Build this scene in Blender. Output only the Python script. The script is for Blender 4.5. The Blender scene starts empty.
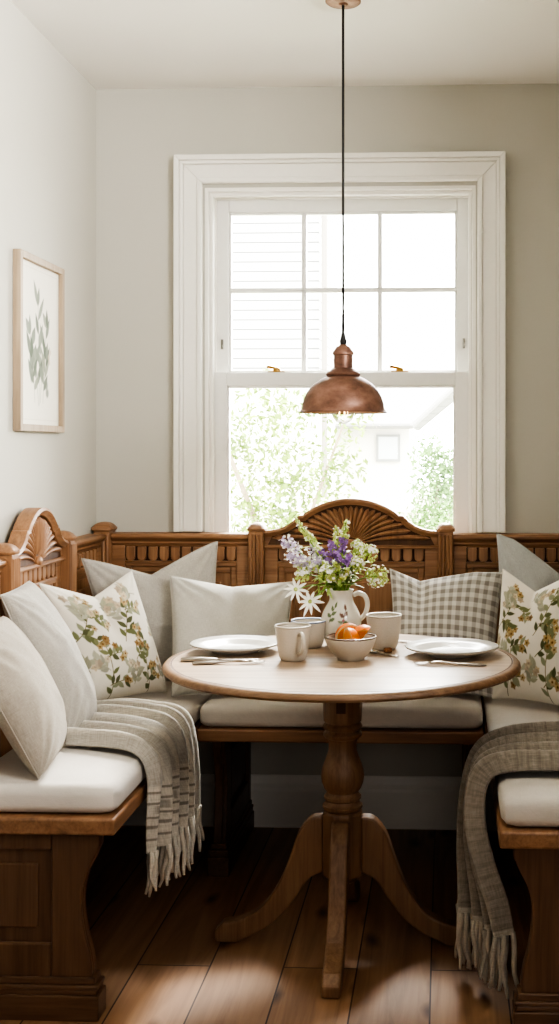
import bpy, bmesh, math, random
import numpy as np
from mathutils import Vector, Matrix

random.seed(7)
rng = np.random.default_rng(11)
SC = bpy.context.scene
COL = SC.collection
PI = math.pi

# ------------------------------------------------------------------ colours / materials
def lin(c):
    return tuple(((v / 12.92) if v <= 0.04045 else ((v + 0.055) / 1.055) ** 2.4) for v in c)

def hx(s, a=True):
    s = s.lstrip('#')
    c = lin(tuple(int(s[i:i + 2], 16) / 255 for i in (0, 2, 4)))
    return (*c, 1.0) if a else c

def new_mat(name):
    m = bpy.data.materials.new(name)
    m.use_nodes = True
    nt = m.node_tree
    return m, nt, nt.nodes, nt.links, nt.nodes['Principled BSDF']

def setp(p, **kw):
    for k, v in kw.items():
        p.inputs[k.replace('_', ' ')].default_value = v

def coords(N, L, scale, kind='Object'):
    tc = N.new('ShaderNodeTexCoord')
    mp = N.new('ShaderNodeMapping')
    mp.inputs['Scale'].default_value = scale
    L.new(tc.outputs[kind], mp.inputs['Vector'])
    return mp.outputs['Vector']

def noise(N, L, vec, scale, detail=4, rough=.55, dist=0.0):
    n = N.new('ShaderNodeTexNoise')
    n.inputs['Scale'].default_value = scale
    n.inputs['Detail'].default_value = detail
    n.inputs['Roughness'].default_value = rough
    n.inputs['Distortion'].default_value = dist
    if vec is not None:
        L.new(vec, n.inputs['Vector'])
    return n.outputs['Fac']

def ramp(N, L, fac, stops):
    r = N.new('ShaderNodeValToRGB')
    e = r.color_ramp.elements
    while len(e) < len(stops):
        e.new(0.5)
    for i, (p, c) in enumerate(stops):
        e[i].position = p
        e[i].color = c
    L.new(fac, r.inputs['Fac'])
    return r.outputs['Color']

def mixc(N, L, fac, a, b, mode='MIX'):
    m = N.new('ShaderNodeMix')
    m.data_type = 'RGBA'
    m.blend_type = mode
    for sock, v in ((0, fac), (6, a), (7, b)):
        if hasattr(v, 'links') or hasattr(v, 'is_output'):
            L.new(v, m.inputs[sock])
        else:
            m.inputs[sock].default_value = v
    return m.outputs[2]

def bump(N, L, p, h, strength, dist=.002):
    b = N.new('ShaderNodeBump')
    b.inputs['Strength'].default_value = strength
    b.inputs['Distance'].default_value = dist
    L.new(h, b.inputs['Height'])
    L.new(b.outputs['Normal'], p.inputs['Normal'])

def wood(name, dark, mid, light, axis=2, rough=.42, scale=1.0, bstr=.25):
    m, nt, N, L, p = new_mat(name)
    s = [22 * scale] * 3
    s[axis] = 1.3 * scale
    v = coords(N, L, s)
    f = noise(N, L, v, 1.6, 7, .62, .6)
    c = ramp(N, L, f, [(.18, dark), (.5, mid), (.82, light)])
    s2 = [90 * scale] * 3
    s2[axis] = 3 * scale
    f2 = noise(N, L, coords(N, L, s2), 1.5, 3, .6)
    pores = ramp(N, L, f2, [(.35, (.62, .58, .55, 1)), (.55, (1, 1, 1, 1))])
    c2 = mixc(N, L, .4, c, pores, 'MULTIPLY')
    f3 = noise(N, L, coords(N, L, (2.2, 2.2, 2.2)), 1.0, 3)
    blot = ramp(N, L, f3, [(.3, (.74, .72, .7, 1)), (.7, (1.1, 1.08, 1.05, 1))])
    c3 = mixc(N, L, .8, c2, blot, 'MULTIPLY')
    L.new(c3, p.inputs['Base Color'])
    setp(p, Roughness=rough)
    p.inputs['Specular IOR Level'].default_value = .45
    bump(N, L, p, f2, bstr, .0015)
    return m

def plain(name, col, rough=.6, metal=0, bscale=None, bstr=.1, var=0.0, spec=.5):
    m, nt, N, L, p = new_mat(name)
    f = noise(N, L, coords(N, L, (1, 1, 1)), bscale or 30, 4)
    a = tuple(x * (1 - var) for x in col[:3]) + (1,)
    b = tuple(min(1, x * (1 + var)) for x in col[:3]) + (1,)
    L.new(ramp(N, L, f, [(.3, a), (.7, b)]), p.inputs['Base Color'])
    setp(p, Roughness=rough, Metallic=metal)
    p.inputs['Specular IOR Level'].default_value = spec
    if bscale:
        bump(N, L, p, f, bstr, .001)
    return m

def fabric(name, col=None, weave=900, bstr=.45, var=.13, stripes=None, sheen=.15, blotch=.08):
    """woven cloth; the colour is either one tint or the vertex colours 'Col'"""
    m, nt, N, L, p = new_mat(name)
    if col is None:
        at = N.new('ShaderNodeVertexColor')
        at.layer_name = 'Col'
        base = at.outputs['Color']
    else:
        rgb = N.new('ShaderNodeRGB')
        rgb.outputs[0].default_value = col
        base = rgb.outputs[0]
    # threads running both ways
    fa = noise(N, L, coords(N, L, (1, .06, 1), 'UV'), weave, 2)
    fb = noise(N, L, coords(N, L, (.06, 1, 1), 'UV'), weave, 2)
    mx = N.new('ShaderNodeMath')
    mx.operation = 'ADD'
    L.new(fa, mx.inputs[0])
    L.new(fb, mx.inputs[1])
    mr = N.new('ShaderNodeMapRange')
    mr.inputs['From Min'].default_value = .6
    mr.inputs['From Max'].default_value = 1.4
    L.new(mx.outputs[0], mr.inputs['Value'])
    k = ramp(N, L, mr.outputs[0], [(0, (1 - var * 2, 1 - var * 2, 1 - var * 2.1, 1)), (1, (1 + var, 1 + var, 1 + var, 1))])
    c = mixc(N, L, 1.0, base, k, 'MULTIPLY')
    fc = noise(N, L, coords(N, L, (1, 1, 1)), 9, 4)
    k2 = ramp(N, L, fc, [(.3, (1 - blotch,) * 3 + (1,)), (.7, (1 + blotch * .5,) * 3 + (1,))])
    c = mixc(N, L, 1.0, c, k2, 'MULTIPLY')
    L.new(c, p.inputs['Base Color'])
    setp(p, Roughness=.92)
    p.inputs['Specular IOR Level'].default_value = .12
    p.inputs['Sheen Weight'].default_value = sheen
    bump(N, L, p, mr.outputs[0], bstr, .0012)
    return m

def vcol(name, rough=.3, spec=.5, coat=0.0, speck=0.0):
    m, nt, N, L, p = new_mat(name)
    at = N.new('ShaderNodeVertexColor')
    at.layer_name = 'Col'
    c = at.outputs['Color']
    if speck:
        f = noise(N, L, coords(N, L, (1, 1, 1)), 420, 2)
        c = mixc(N, L, speck, c, ramp(N, L, f, [(.27, (.45, .36, .28, 1)), (.36, (1, 1, 1, 1))]), 'MULTIPLY')
    L.new(c, p.inputs['Base Color'])
    setp(p, Roughness=rough)
    p.inputs['Specular IOR Level'].default_value = spec
    p.inputs['Coat Weight'].default_value = coat
    return m

OD, OM, OL = hx('#6c4e38'), hx('#997253'), hx('#b38c69')
ED, EM, EL = hx('#4b3627'), hx('#6b4f3a'), hx('#7d6048')  # oak darkened for the bench ends, their shade put into the colour
W_X = wood('oak_grain_along', OD, OM, OL, 0)
W_Y = wood('oak_grain_across', OD, OM, OL, 1)
W_Z = wood('oak_grain_upright', OD, OM, OL, 2)
E_X = wood('shaded_oak_end_along', ED, EM, EL, 0)
E_Y = wood('shaded_oak_end_across', ED, EM, EL, 1)
E_Z = wood('shaded_oak_end_upright', ED, EM, EL, 2)
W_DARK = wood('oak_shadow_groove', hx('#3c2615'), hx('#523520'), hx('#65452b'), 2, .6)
T_TOP = wood('weathered_table_top', hx('#7d6652'), hx('#b09a84'), hx('#cdbeab'), 0, .3, .8, .2)
T_EDGE = wood('table_edge_wood', hx('#5f4532'), hx('#83664c'), hx('#9c7f62'), 0, .45)
T_LEG = wood('table_pedestal_wood', hx('#614734'), hx('#8d6c51'), hx('#a58463'), 2, .42)
PAINT_WALL = plain('wall_paint', hx('#bebbb1'), .85, 0, 260, .04, .012, .2)
PAINT_CEIL = plain('ceiling_paint', hx('#efece6'), .9, 0, 200, .03, .01, .2)
PAINT_TRIM = plain('white_trim_paint', hx('#efece4'), .42, 0, 60, .03, .012, .45)
PAINT_SASH = plain('white_sash_paint', hx('#ecebe6'), .4, 0, 60, .03, .012, .45)
BRASS = plain('aged_brass', hx('#b08b4f'), .32, 1, 40, .05, .1)
STEEL = plain('worn_pewter', hx('#a39c93'), .28, 1, 60, .06, .08)
BLACK = plain('black_cord', hx('#16130f'), .6, 0, 300, .1, .1)

# ------------------------------------------------------------------ mesh helpers
class MB:
    def __init__(s):
        s.v, s.f, s.uv, s.col = [], [], None, None
    def add(s, vs, fs):
        b = len(s.v)
        s.v.extend(tuple(map(float, p)) for p in vs)
        s.f.extend(tuple(b + i for i in q) for q in fs)
        return s
    def box(s, x0, x1, y0, y1, z0, z1):
        x0, x1 = sorted((x0, x1)); y0, y1 = sorted((y0, y1)); z0, z1 = sorted((z0, z1))
        return s.add([(x0, y0, z0), (x1, y0, z0), (x1, y1, z0), (x0, y1, z0), (x0, y0, z1), (x1, y0, z1), (x1, y1, z1), (x0, y1, z1)],
                     [(0, 3, 2, 1), (4, 5, 6, 7), (0, 1, 5, 4), (1, 2, 6, 5), (2, 3, 7, 6), (3, 0, 4, 7)])
    def prism(s, poly, a, b, plane='xz'):
        """poly: 2-D points (counter-clockwise), extruded from a to b along the third axis"""
        def P(p, t):
            return {'xz': (p[0], t, p[1]), 'yz': (t, p[0], p[1]), 'xy': (p[0], p[1], t)}[plane]
        n = len(poly)
        vs = [P(p, a) for p in poly] + [P(p, b) for p in poly]
        fs = [tuple(range(n)), tuple(range(2 * n - 1, n - 1, -1))]
        fs += [(i, i + n, (i + 1) % n + n, (i + 1) % n) for i in range(n)]
        return s.add(vs, fs)
    def lathe(s, prof, cx=0, cy=0, n=48, closed=False):
        """prof: (radius, z) from bottom to top"""
        vs, fs = [], []
        m = len(prof)
        for r, z in prof:
            for k in range(n):
                a = 2 * PI * k / n
                vs.append((cx + r * math.cos(a), cy + r * math.sin(a), z))
        rows = m if closed else m - 1
        for i in range(rows):
            j = (i + 1) % m
            for k in range(n):
                k2 = (k + 1) % n
                fs.append((i * n + k, i * n + k2, j * n + k2, j * n + k))
        if not closed:
            if prof[0][0] > 1e-6: fs.append(tuple(range(n - 1, -1, -1)))
            if prof[-1][0] > 1e-6: fs.append(tuple((m - 1) * n + k for k in range(n)))
        return s.add(vs, fs)
    def tube(s, pts, r, n=8, flat=1.0):
        pts = [Vector(p) for p in pts]
        rs = r if isinstance(r, (list, tuple)) else [r] * len(pts)
        vs, fs = [], []
        up = Vector((0, 0, 1))
        t0 = (pts[1] - pts[0]).normalized()
        a = t0.cross(up)
        if a.length < 1e-3: a = t0.cross(Vector((1, 0, 0)))
        a.normalize()
        for i, p in enumerate(pts):
            t = (pts[min(i + 1, len(pts) - 1)] - pts[max(i - 1, 0)])
            t = t.normalized() if t.length > 1e-9 else t0
            a = (a - t * a.dot(t))
            a = a.normalized() if a.length > 1e-6 else t.orthogonal().normalized()
            b = t.cross(a)
            for k in range(n):
                w = 2 * PI * k / n
                vs.append(p + a * (rs[i] * math.cos(w)) + b * (rs[i] * flat * math.sin(w)))
        for i in range(len(pts) - 1):
            for k in range(n):
                k2 = (k + 1) % n
                fs.append((i * n + k, i * n + k2, (i + 1) * n + k2, (i + 1) * n + k))
        fs.append(tuple(range(n - 1, -1, -1)))
        fs.append(tuple((len(pts) - 1) * n + k for k in range(n)))
        return s.add(vs, fs)
    def ball(s, c, r, n=10, m=6, sc=(1, 1, 1)):
        vs, fs = [(c[0], c[1], c[2] - r * sc[2])], []
        for i in range(1, m):
            t = -PI / 2 + PI * i / m
            for k in range(n):
                a = 2 * PI * k / n
                vs.append((c[0] + r * sc[0] * math.cos(t) * math.cos(a), c[1] + r * sc[1] * math.cos(t) * math.sin(a), c[2] + r * sc[2] * math.sin(t)))
        vs.append((c[0], c[1], c[2] + r * sc[2]))
        for k in range(n):
            fs.append((0, 1 + (k + 1) % n, 1 + k))
            fs.append((len(vs) - 1, 1 + (m - 2) * n + k, 1 + (m - 2) * n + (k + 1) % n))
        for i in range(m - 2):
            for k in range(n):
                a, b = 1 + i * n + k, 1 + i * n + (k + 1) % n
                fs.append((a, b, b + n, a + n))
        return s.add(vs, fs)
    def grid(s, P, closed_u=False):
        """P: array (nu, nv, 3)"""
        nu, nv = P.shape[:2]
        fs = []
        for i in range(nu if closed_u else nu - 1):
            i2 = (i + 1) % nu
            for j in range(nv - 1):
                fs.append((i * nv + j, i2 * nv + j, i2 * nv + j + 1, i * nv + j + 1))
        return s.add([tuple(p) for p in P.reshape(-1, 3)], fs)
    def shift(s, d):
        s.v = [(p[0] + d[0], p[1] + d[1], p[2] + d[2]) for p in s.v]
        return s

def obj(name, mb, mat, parent=None, smooth=False, bevel=0, seg=2, loc=None, fix=True):
    me = bpy.data.meshes.new(name)
    me.from_pydata(mb.v, [], mb.f)
    if fix:
        bm = bmesh.new()
        bm.from_mesh(me)
        bmesh.ops.recalc_face_normals(bm, faces=bm.faces)
        bm.to_mesh(me)
        bm.free()
    if mb.uv is not None:
        uvl = me.uv_layers.new(name='UVMap')
        li = np.zeros(len(me.loops), dtype=np.int32)
        me.loops.foreach_get('vertex_index', li)
        uvl.data.foreach_set('uv', np.asarray(mb.uv, dtype=np.float32)[li].ravel())
    if mb.col is not None:
        ca = me.color_attributes.new('Col', 'FLOAT_COLOR', 'POINT')
        c = np.ones((len(mb.v), 4), dtype=np.float32)
        c[:, :3] = mb.col
        ca.data.foreach_set('color', c.ravel())
    if smooth:
        me.polygons.foreach_set('use_smooth', [True] * len(me.polygons))
        if smooth == 'angle':
            try:
                me.set_sharp_from_angle(angle=math.radians(40))
            except Exception:
                pass
    me.materials.append(mat)
    o = bpy.data.objects.new(name, me)
    COL.objects.link(o)
    if parent is not None:
        o.parent = parent
    if loc is not None:
        o.location = loc
    if bevel:
        b = o.modifiers.new('edge', 'BEVEL')
        b.width = bevel
        b.segments = seg
        b.limit_method = 'ANGLE'
        b.angle_limit = math.radians(35)
        b.use_clamp_overlap = True
    return o

def tag(o, label, cat, group=None):
    o['label'] = label
    o['category'] = cat
    if group: o['group'] = group
    return o

def thing(name, label, cat, loc=(0, 0, 0), rotz=0.0, group=None):
    o = bpy.data.objects.new(name, None)
    o.empty_display_size = .05
    COL.objects.link(o)
    o.location = loc
    o.rotation_euler = (0, 0, rotz)
    return tag(o, label, cat, group)

def struct(name, mb, mat, **kw):
    o = obj(name, mb, mat, **kw)
    o['kind'] = 'structure'
    return o

def dup(root, loc, rotz, label, group=None, scale=None):
    r = root.copy()
    COL.objects.link(r)
    r.location = loc
    r.rotation_euler = (0, 0, rotz)
    if scale: r.scale = (scale,) * 3
    r['label'] = label
    if group: r['group'] = group
    for ch in list(root.children):
        c = ch.copy()
        COL.objects.link(c)
        c.parent = r
        for g in ch.children:
            d = g.copy()
            COL.objects.link(d)
            d.parent = c
    return r

def catmull(pts, n):
    P = np.array(pts, dtype=float)
    P = np.vstack([2 * P[0] - P[1], P, 2 * P[-1] - P[-2]])
    out = []
    segs = len(P) - 3
    for t in np.linspace(0, segs - 1e-9, n):
        i = int(t)
        u = t - i
        p0, p1, p2, p3 = P[i:i + 4]
        out.append(.5 * ((2 * p1) + (-p0 + p2) * u + (2 * p0 - 5 * p1 + 4 * p2 - p3) * u * u + (-p0 + 3 * p1 - 3 * p2 + p3) * u ** 3))
    return np.array(out)

# ------------------------------------------------------------------ painting of printed cloth / china
class Paint:
    def __init__(s, u, v, bg):
        s.u, s.v = u, v
        s.c = np.tile(np.array(bg, dtype=float), (len(u), 1))
    def blend(s, d, col, soft, a=1.0):
        k = np.clip(.5 - d / soft, 0, 1) * a
        s.c = s.c * (1 - k[:, None]) + np.array(col)[None] * k[:, None]
    def leaf(s, x, y, L, W, ang, col, soft=.006, a=1.0):
        ca, sa = math.cos(ang), math.sin(ang)
        p = (s.u - x) * ca + (s.v - y) * sa
        q = -(s.u - x) * sa + (s.v - y) * ca
        t = np.clip(p / L, 0, 1)
        half = W * np.sin(PI * t ** .8) * .5
        d = np.abs(q) - half
        d = np.where((p < 0) | (p > L), np.maximum(d, np.maximum(-p, p - L)), d)
        s.blend(d, col, soft, a)
        d2 = np.abs(q) - W * .03
        d2 = np.where((p < 0) | (p > L * .9), 1, d2)
        s.blend(d2, tuple(c * .72 for c in col), soft, .5 * a)
    def stroke(s, pts, w, col, soft=.004, a=1.0):
        D = np.full(len(s.u), 9.0)
        for (x0, y0), (x1, y1) in zip(pts[:-1], pts[1:]):
            dx, dy = x1 - x0, y1 - y0
            t = np.clip(((s.u - x0) * dx + (s.v - y0) * dy) / (dx * dx + dy * dy + 1e-12), 0, 1)
            D = np.minimum(D, np.hypot(s.u - x0 - t * dx, s.v - y0 - t * dy))
        s.blend(D - w / 2, col, soft, a)
    def dot(s, x, y, r, col, soft=.006, a=1.0):
        s.blend(np.hypot(s.u - x, s.v - y) - r, col, soft, a)
    def flower(s, x, y, r, col, col2, n=5, rot=0.0):
        for k in range(n):
            a = rot + 2 * PI * k / n
            s.leaf(x, y, r, r * .75, a, tuple(np.array(col) * random.uniform(.8, 1.15)))
        s.dot(x, y, r * .24, col2)

OLIVE = [hx('#6b6e4c', 0), hx('#7c805c', 0), hx('#5a5d40', 0), hx('#909378', 0)]
OCHRE = [hx('#a28a60', 0), hx('#ae9568', 0), hx('#8f744e', 0), hx('#b8a580', 0)]

def sprig(P, x, y, ang, L, rnd, bend=.5, flowers=3, pale=0.0):
    def w(c): return tuple(np.array(c) * (1 - pale) + np.array(P.bg) * pale)
    pts, a, px, py = [], ang, x, y
    n = 9
    for i in range(n + 1):
        pts.append((px, py))
        px += L / n * math.cos(a)
        py += L / n * math.sin(a)
        a += bend / n
    P.stroke(pts, .007, w(hx('#6a6238', 0)))
    for i in range(1, n):
        sd = 1 if i % 2 else -1
        ang_i = ang + bend * i / n + sd * rnd.uniform(.7, 1.1)
        if rnd.random() < .85:
            P.leaf(*pts[i], rnd.uniform(.07, .105), rnd.uniform(.035, .05), ang_i, w(rnd.choice(OLIVE)))
        if rnd.random() < .12 and flowers:
            ex, ey = pts[i][0] + .07 * math.cos(ang_i + sd * .3), pts[i][1] + .07 * math.sin(ang_i + sd * .3)
            P.stroke([pts[i], (ex, ey)], .005, w(hx('#6a6238', 0)))
            P.flower(ex, ey, rnd.uniform(.03, .042), w(rnd.choice(OCHRE)), w(hx('#6e4a22', 0)), 5, rnd.random() * 3)
    for k in range(flowers):
        fx, fy = pts[-1][0] + rnd.uniform(-.055, .055), pts[-1][1] + rnd.uniform(-.05, .05)
        P.stroke([pts[-1], (fx, fy)], .005, w(hx('#6a6238', 0)))
        P.flower(fx, fy, rnd.uniform(.032, .043), w(rnd.choice(OCHRE)), w(hx('#6e4a22', 0)), 5, rnd.random() * 3)

def floral(u, v, seed):
    bg = hx('#e2dccf', 0)
    P = Paint(u, v, bg)
    P.bg = bg
    r = random.Random(seed)
    random.seed(seed)
    # branching sprays wander over the cloth in every direction
    for k in range(4):
        x, y = (.22, .02) if k == 0 else (.70, .0) if k == 1 else (.02, .52) if k == 2 else (.52, .50)
        a = (1.25, 1.75, .65, .95)[k]
        L = (.52, .50, .46, .44)[k]
        sprig(P, x, y, a, L, r, (.55, -.5, .8, .5)[k], 3)
        for q in range(3):
            s_ = (.25, .5, .72)[q]
            bx, by = x + L * s_ * math.cos(a + .2), y + L * s_ * math.sin(a + .2)
            sprig(P, bx, by, a + (.95 if q % 2 else -.95), .17, r, .4 if q % 2 else -.4, 2 if q != 1 else 1, .35 if q == 1 else 0)
    for x, y, a in ((.08, .28, 1.9), (.93, .45, 1.4), (.40, .86, .2), (.86, .86, 2.6), (.12, .90, -.6), (.50, .12, 1.2), (.92, .10, 1.9)):
        sprig(P, x, y, a, .15, r, r.uniform(-.6, .6), 2, .3)
    return P.c

# ------------------------------------------------------------------ pillows
def pillow(name, TL, TR, BR, BL, thick, mat, label, chop=.05, chopu=.0, conc=.07, colour=None, n=72, sag=.3, wr=.004, seed=0, power=.45):
    """a stuffed square cushion spanning four corner points, seams pinched at the corners"""
    TL, TR, BR, BL = map(np.array, (TL, TR, BR, BL))
    r = np.random.default_rng(seed)
    g = np.linspace(-1, 1, n)
    U, V = np.meshgrid(g, g, indexing='ij')
    u = U * (1 - conc * (1 - V ** 2))
    v = V * (1 - conc * (1 - U ** 2))
    base = .25 * ((1 - u) * (1 + v))[..., None] * TL + .25 * ((1 + u) * (1 + v))[..., None] * TR \
        + .25 * ((1 + u) * (1 - v))[..., None] * BR + .25 * ((1 - u) * (1 - v))[..., None] * BL
    nrm = np.cross(TR - TL, BL - TL)
    nrm = nrm / np.linalg.norm(nrm)          # faces away from the viewer's side for TL,TR,BL seen from the front
    nrm = -nrm
    up = (TL + TR - BL - BR) / 2
    up = up / np.linalg.norm(up)
    ku = np.abs(U - chopu)
    dent = chop * (np.sqrt((1.02 - np.clip(ku, 0, 1)) ** 2 + .0) ** 1.25) * np.clip((V + .2) / 1.2, 0, 1) ** 1.5 - .0
    base = base - dent[..., None] * up
    prof = (np.clip((1 - U ** 2) * (1 - V ** 2), 0, 1)) ** power
    prof = prof * (1 + sag * (-V) * .5)
    cw = .10 + .22 * np.clip(1 - V, 0, 1)
    crease = 1 - .62 * np.exp(-((U - chopu) / cw) ** 2) * np.clip((V + .1) / 1.1, 0, 1) ** .8 * min(1, chop / .04)
    wrk = np.zeros_like(U)
    for k in range(9):
        a, ph, fr = r.uniform(0, PI), r.uniform(0, 6), r.uniform(3, 11)
        wrk += (1 - np.abs(np.sin(fr * .5 * (U * math.cos(a) + V * math.sin(a) + .12 * np.sin(4 * U + k)) + ph)) * 1.6) / 6
    rad = np.abs(U * V) ** 1.0
    ang = np.sin(18 * np.arctan2(1.1 - np.abs(V), 1.1 - np.abs(U))) * rad
    h = thick * prof * crease + (wr * wrk + wr * .8 * ang) * prof ** .6
    front = base + h[..., None] * nrm * 1.0
    back = base - (thick * prof * .55)[..., None] * nrm
    seam = .0015
    mb = MB()
    mb.grid(front)
    b = len(mb.v)
    mb.grid(back)
    uu, vv = (U.ravel() + 1) / 2, (V.ravel() + 1) / 2
    mb.uv = np.concatenate([np.stack([uu, vv], 1), np.stack([uu, vv], 1)])
    if colour is not None:
        c = colour(uu, vv)
        mb.col = np.concatenate([c, c])
    # weld the rim
    me_o = obj(name, mb, mat, smooth=True)
    bm = bmesh.new()
    bm.from_mesh(me_o.data)
    bmesh.ops.remove_doubles(bm, verts=[x for x in bm.verts if x.is_boundary], dist=1e-5)
    bmesh.ops.recalc_face_normals(bm, faces=bm.faces)
    bm.to_mesh(me_o.data)
    bm.free()
    tag(me_o, label, 'pillow')
    # the stitched seam is a part of the pillow
    ring = [base[i, 0] for i in range(n)] + [base[-1, j] for j in range(1, n)] + [base[i, -1] for i in range(n - 2, -1, -1)] + [base[0, j] for j in range(n - 2, -1, -1)]
    sm = MB().tube(ring, .0018, 6)
    sm.uv = np.zeros((len(sm.v), 2))
    if colour is not None:
        sm.col = np.tile(np.median(c, axis=0) * .95, (len(sm.v), 1))
    obj('seam', sm, mat, me_o, smooth=True)
    return me_o

# ------------------------------------------------------------------ the room
XL, XR, YB, ZC = -1.21, .575, 4.13, 2.55
OX0, OX1, OZ0, OZ1 = -.83, .105, .93, 2.205       # window opening

def floor_mat():
    m, nt, N, L, p = new_mat('oak_floorboards')
    tc = N.new('ShaderNodeTexCoord')
    mp = N.new('ShaderNodeMapping')
    mp.inputs['Rotation'].default_value = (0, 0, PI / 2)
    mp.inputs['Location'].default_value = (.4, .035, 0)
    L.new(tc.outputs['Object'], mp.inputs['Vector'])
    br = N.new('ShaderNodeTexBrick')
    br.offset = .37
    br.inputs['Scale'].default_value = 1
    br.inputs['Brick Width'].default_value = 1.9
    br.inputs['Row Height'].default_value = .185
    br.inputs['Mortar Size'].default_value = .0022
    br.inputs['Mortar Smooth'].default_value = .2
    br.inputs['Bias'].default_value = 0
    br.inputs['Color1'].default_value = (.0, .0, .0, 1)
    br.inputs['Color2'].default_value = (1, 1, 1, 1)
    br.inputs['Mortar'].default_value = (.5, .5, .5, 1)
    L.new(mp.outputs[0], br.inputs['Vector'])
    sep = N.new('ShaderNodeSeparateColor')
    L.new(br.outputs['Color'], sep.inputs[0])
    # shift the grain from board to board
    cmb = N.new('ShaderNodeCombineXYZ')
    ml = N.new('ShaderNodeMath'); ml.operation = 'MULTIPLY'; ml.inputs[1].default_value = 37
    L.new(sep.outputs[0], ml.inputs[0])
    L.new(ml.outputs[0], cmb.inputs['Y'])
    ad = N.new('ShaderNodeVectorMath'); ad.operation = 'ADD'
    L.new(tc.outputs['Object'], ad.inputs[0]); L.new(cmb.outputs[0], ad.inputs[1])
    m2 = N.new('ShaderNodeMapping'); m2.inputs['Scale'].default_value = (16, 1.1, 1)
    L.new(ad.outputs[0], m2.inputs['Vector'])
    g = noise(N, L, m2.outputs[0], 1.4, 7, .6, .9)
    c = ramp(N, L, g, [(.2, hx('#6e4f37')), (.5, hx('#997557')), (.8, hx('#b08c6a'))])
    tone = ramp(N, L, sep.outputs[0], [(0, (.78, .76, .74, 1)), (1, (1.12, 1.1, 1.08, 1))])
    c = mixc(N, L, 1.0, c, tone, 'MULTIPLY')
    # knots
    vo = N.new('ShaderNodeTexVoronoi')
    vo.voronoi_dimensions = '2D'
    vo.inputs['Scale'].default_value = 1
    m3 = N.new('ShaderNodeMapping'); m3.inputs['Scale'].default_value = (5.6, 2.2, 1)
    nz = N.new('ShaderNodeTexNoise'); nz.inputs['Scale'].default_value = 6
    L.new(ad.outputs[0], nz.inputs['Vector'])
    mv = N.new('ShaderNodeMix'); mv.data_type = 'VECTOR'; mv.inputs[0].default_value = .05
    L.new(ad.outputs[0], mv.inputs[4]); L.new(nz.outputs['Color'], mv.inputs[5])
    L.new(mv.outputs[1], m3.inputs['Vector'])
    L.new(m3.outputs[0], vo.inputs['Vector'])
    kn = ramp(N, L, vo.outputs['Distance'], [(.02, (.12, .08, .05, 1)), (.06, (.45, .37, .31, 1)), (.13, (1, 1, 1, 1))])
    c = mixc(N, L, .85, c, kn, 'MULTIPLY')
    gap = ramp(N, L, br.outputs['Fac'], [(0, (1, 1, 1, 1)), (1, (.14, .09, .06, 1))])
    c = mixc(N, L, 1.0, c, gap, 'MULTIPLY')
    L.new(c, p.inputs['Base Color'])
    setp(p, Roughness=.46)
    p.inputs['Specular IOR Level'].default_value = .4
    bump(N, L, p, g, .12, .002)
    return m

struct('floor', MB().box(XL - .2, 3.0, -2.4, YB + .2, -.1, 0), floor_mat())
struct('ceiling', MB().box(XL - .2, 3.0, -2.4, YB + .2, ZC, ZC + .1), PAINT_CEIL)
wb = MB()
wb.box(XL - .2, OX0, YB, YB + .2, 0, ZC); wb.box(OX1, XR + .2, YB, YB + .2, 0, ZC)
wb.box(OX0, OX1, YB, YB + .2, 0, OZ0); wb.box(OX0, OX1, YB, YB + .2, OZ1, ZC)
struct('wall_back', wb, PAINT_WALL)
struct('wall_left', MB().box(XL - .2, XL, -2.4, YB, 0, ZC), PAINT_WALL)
struct('wall_right', MB().box(XR, XR + .2, 2.3, YB, 0, ZC), PAINT_WALL)
PAINT_DARK = plain('unseen_wall_dark', hx('#403934'), .85, 0, 200, .03, .02, .2)  # unseen walls made dark to cut light bounced onto the bench ends
struct('wall_side', MB().box(XR + .2, 3.0, 2.3, 2.5, 0, ZC).box(2.8, 3.0, -2.4, 2.3, 0, ZC), PAINT_DARK)
struct('wall_front', MB().box(XL - .2, 3.0, -2.6, -2.4, 0, ZC), PAINT_DARK)
def skirting(a, b, along, wall, sgn):
    mb = MB()
    prof = [(0, 0), (.016, 0), (.016, .125), (.012, .135), (.012, .15), (.007, .165), (.004, .175), (0, .178)]
    if along == 'x':
        mb.prism([(wall + sgn * d, z) for d, z in prof], a, b, 'yz')
    else:
        mb.prism([(wall + sgn * d, z) for d, z in prof], a, b, 'xz')
    return mb
struct('baseboard_back', skirting(XL, XR, 'x', YB, -1), PAINT_TRIM)
struct('baseboard_left', skirting(-2.4, YB - .02, 'y', XL, 1), PAINT_TRIM)

# ---- window
win = bpy.data.objects.new('window_1', None)
COL.objects.link(win)
win.location = (-.363, YB, OZ0)
win['kind'] = 'structure'
win['label'] = 'white painted sash window with six panes above one large pane'
WO = Vector((.363, -YB, -OZ0))
def wpart(name, mb, mat, parent=None, **kw):
    mb.shift(WO)
    return obj(name, mb, mat, parent or win, **kw)
cx0, cx1, cz1 = -.931, .205, 2.312
def u_frame(mb, x0, x1, z1, w, y0, y1, zb):
    mb.prism([(x0, zb), (x0 + w, zb), (x0 + w, z1 - w), (x0, z1)], y0, y1)
    mb.prism([(x1 - w, zb), (x1, zb), (x1, z1), (x1 - w, z1 - w)], y0, y1)
    mb.prism([(x0, z1), (x0 + w, z1 - w), (x1 - w, z1 - w), (x1, z1)], y0, y1)
cas = MB()
u_frame(cas, cx0, cx1, cz1, .018, YB - .040, YB, 1.0165)
u_frame(cas, cx0 + .018, cx1 - .018, cz1 - .018, .012, YB - .030, YB, 1.0165)
u_frame(cas, cx0 + .030, cx1 - .030, cz1 - .030, .048, YB - .020, YB, 1.0165)
u_frame(cas, cx0 + .078, cx1 - .078, cz1 - .078, .016, YB - .027, YB, 1.0165)
wpart('casing', cas, PAINT_TRIM, bevel=.003, seg=2)
jb = MB()
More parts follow.
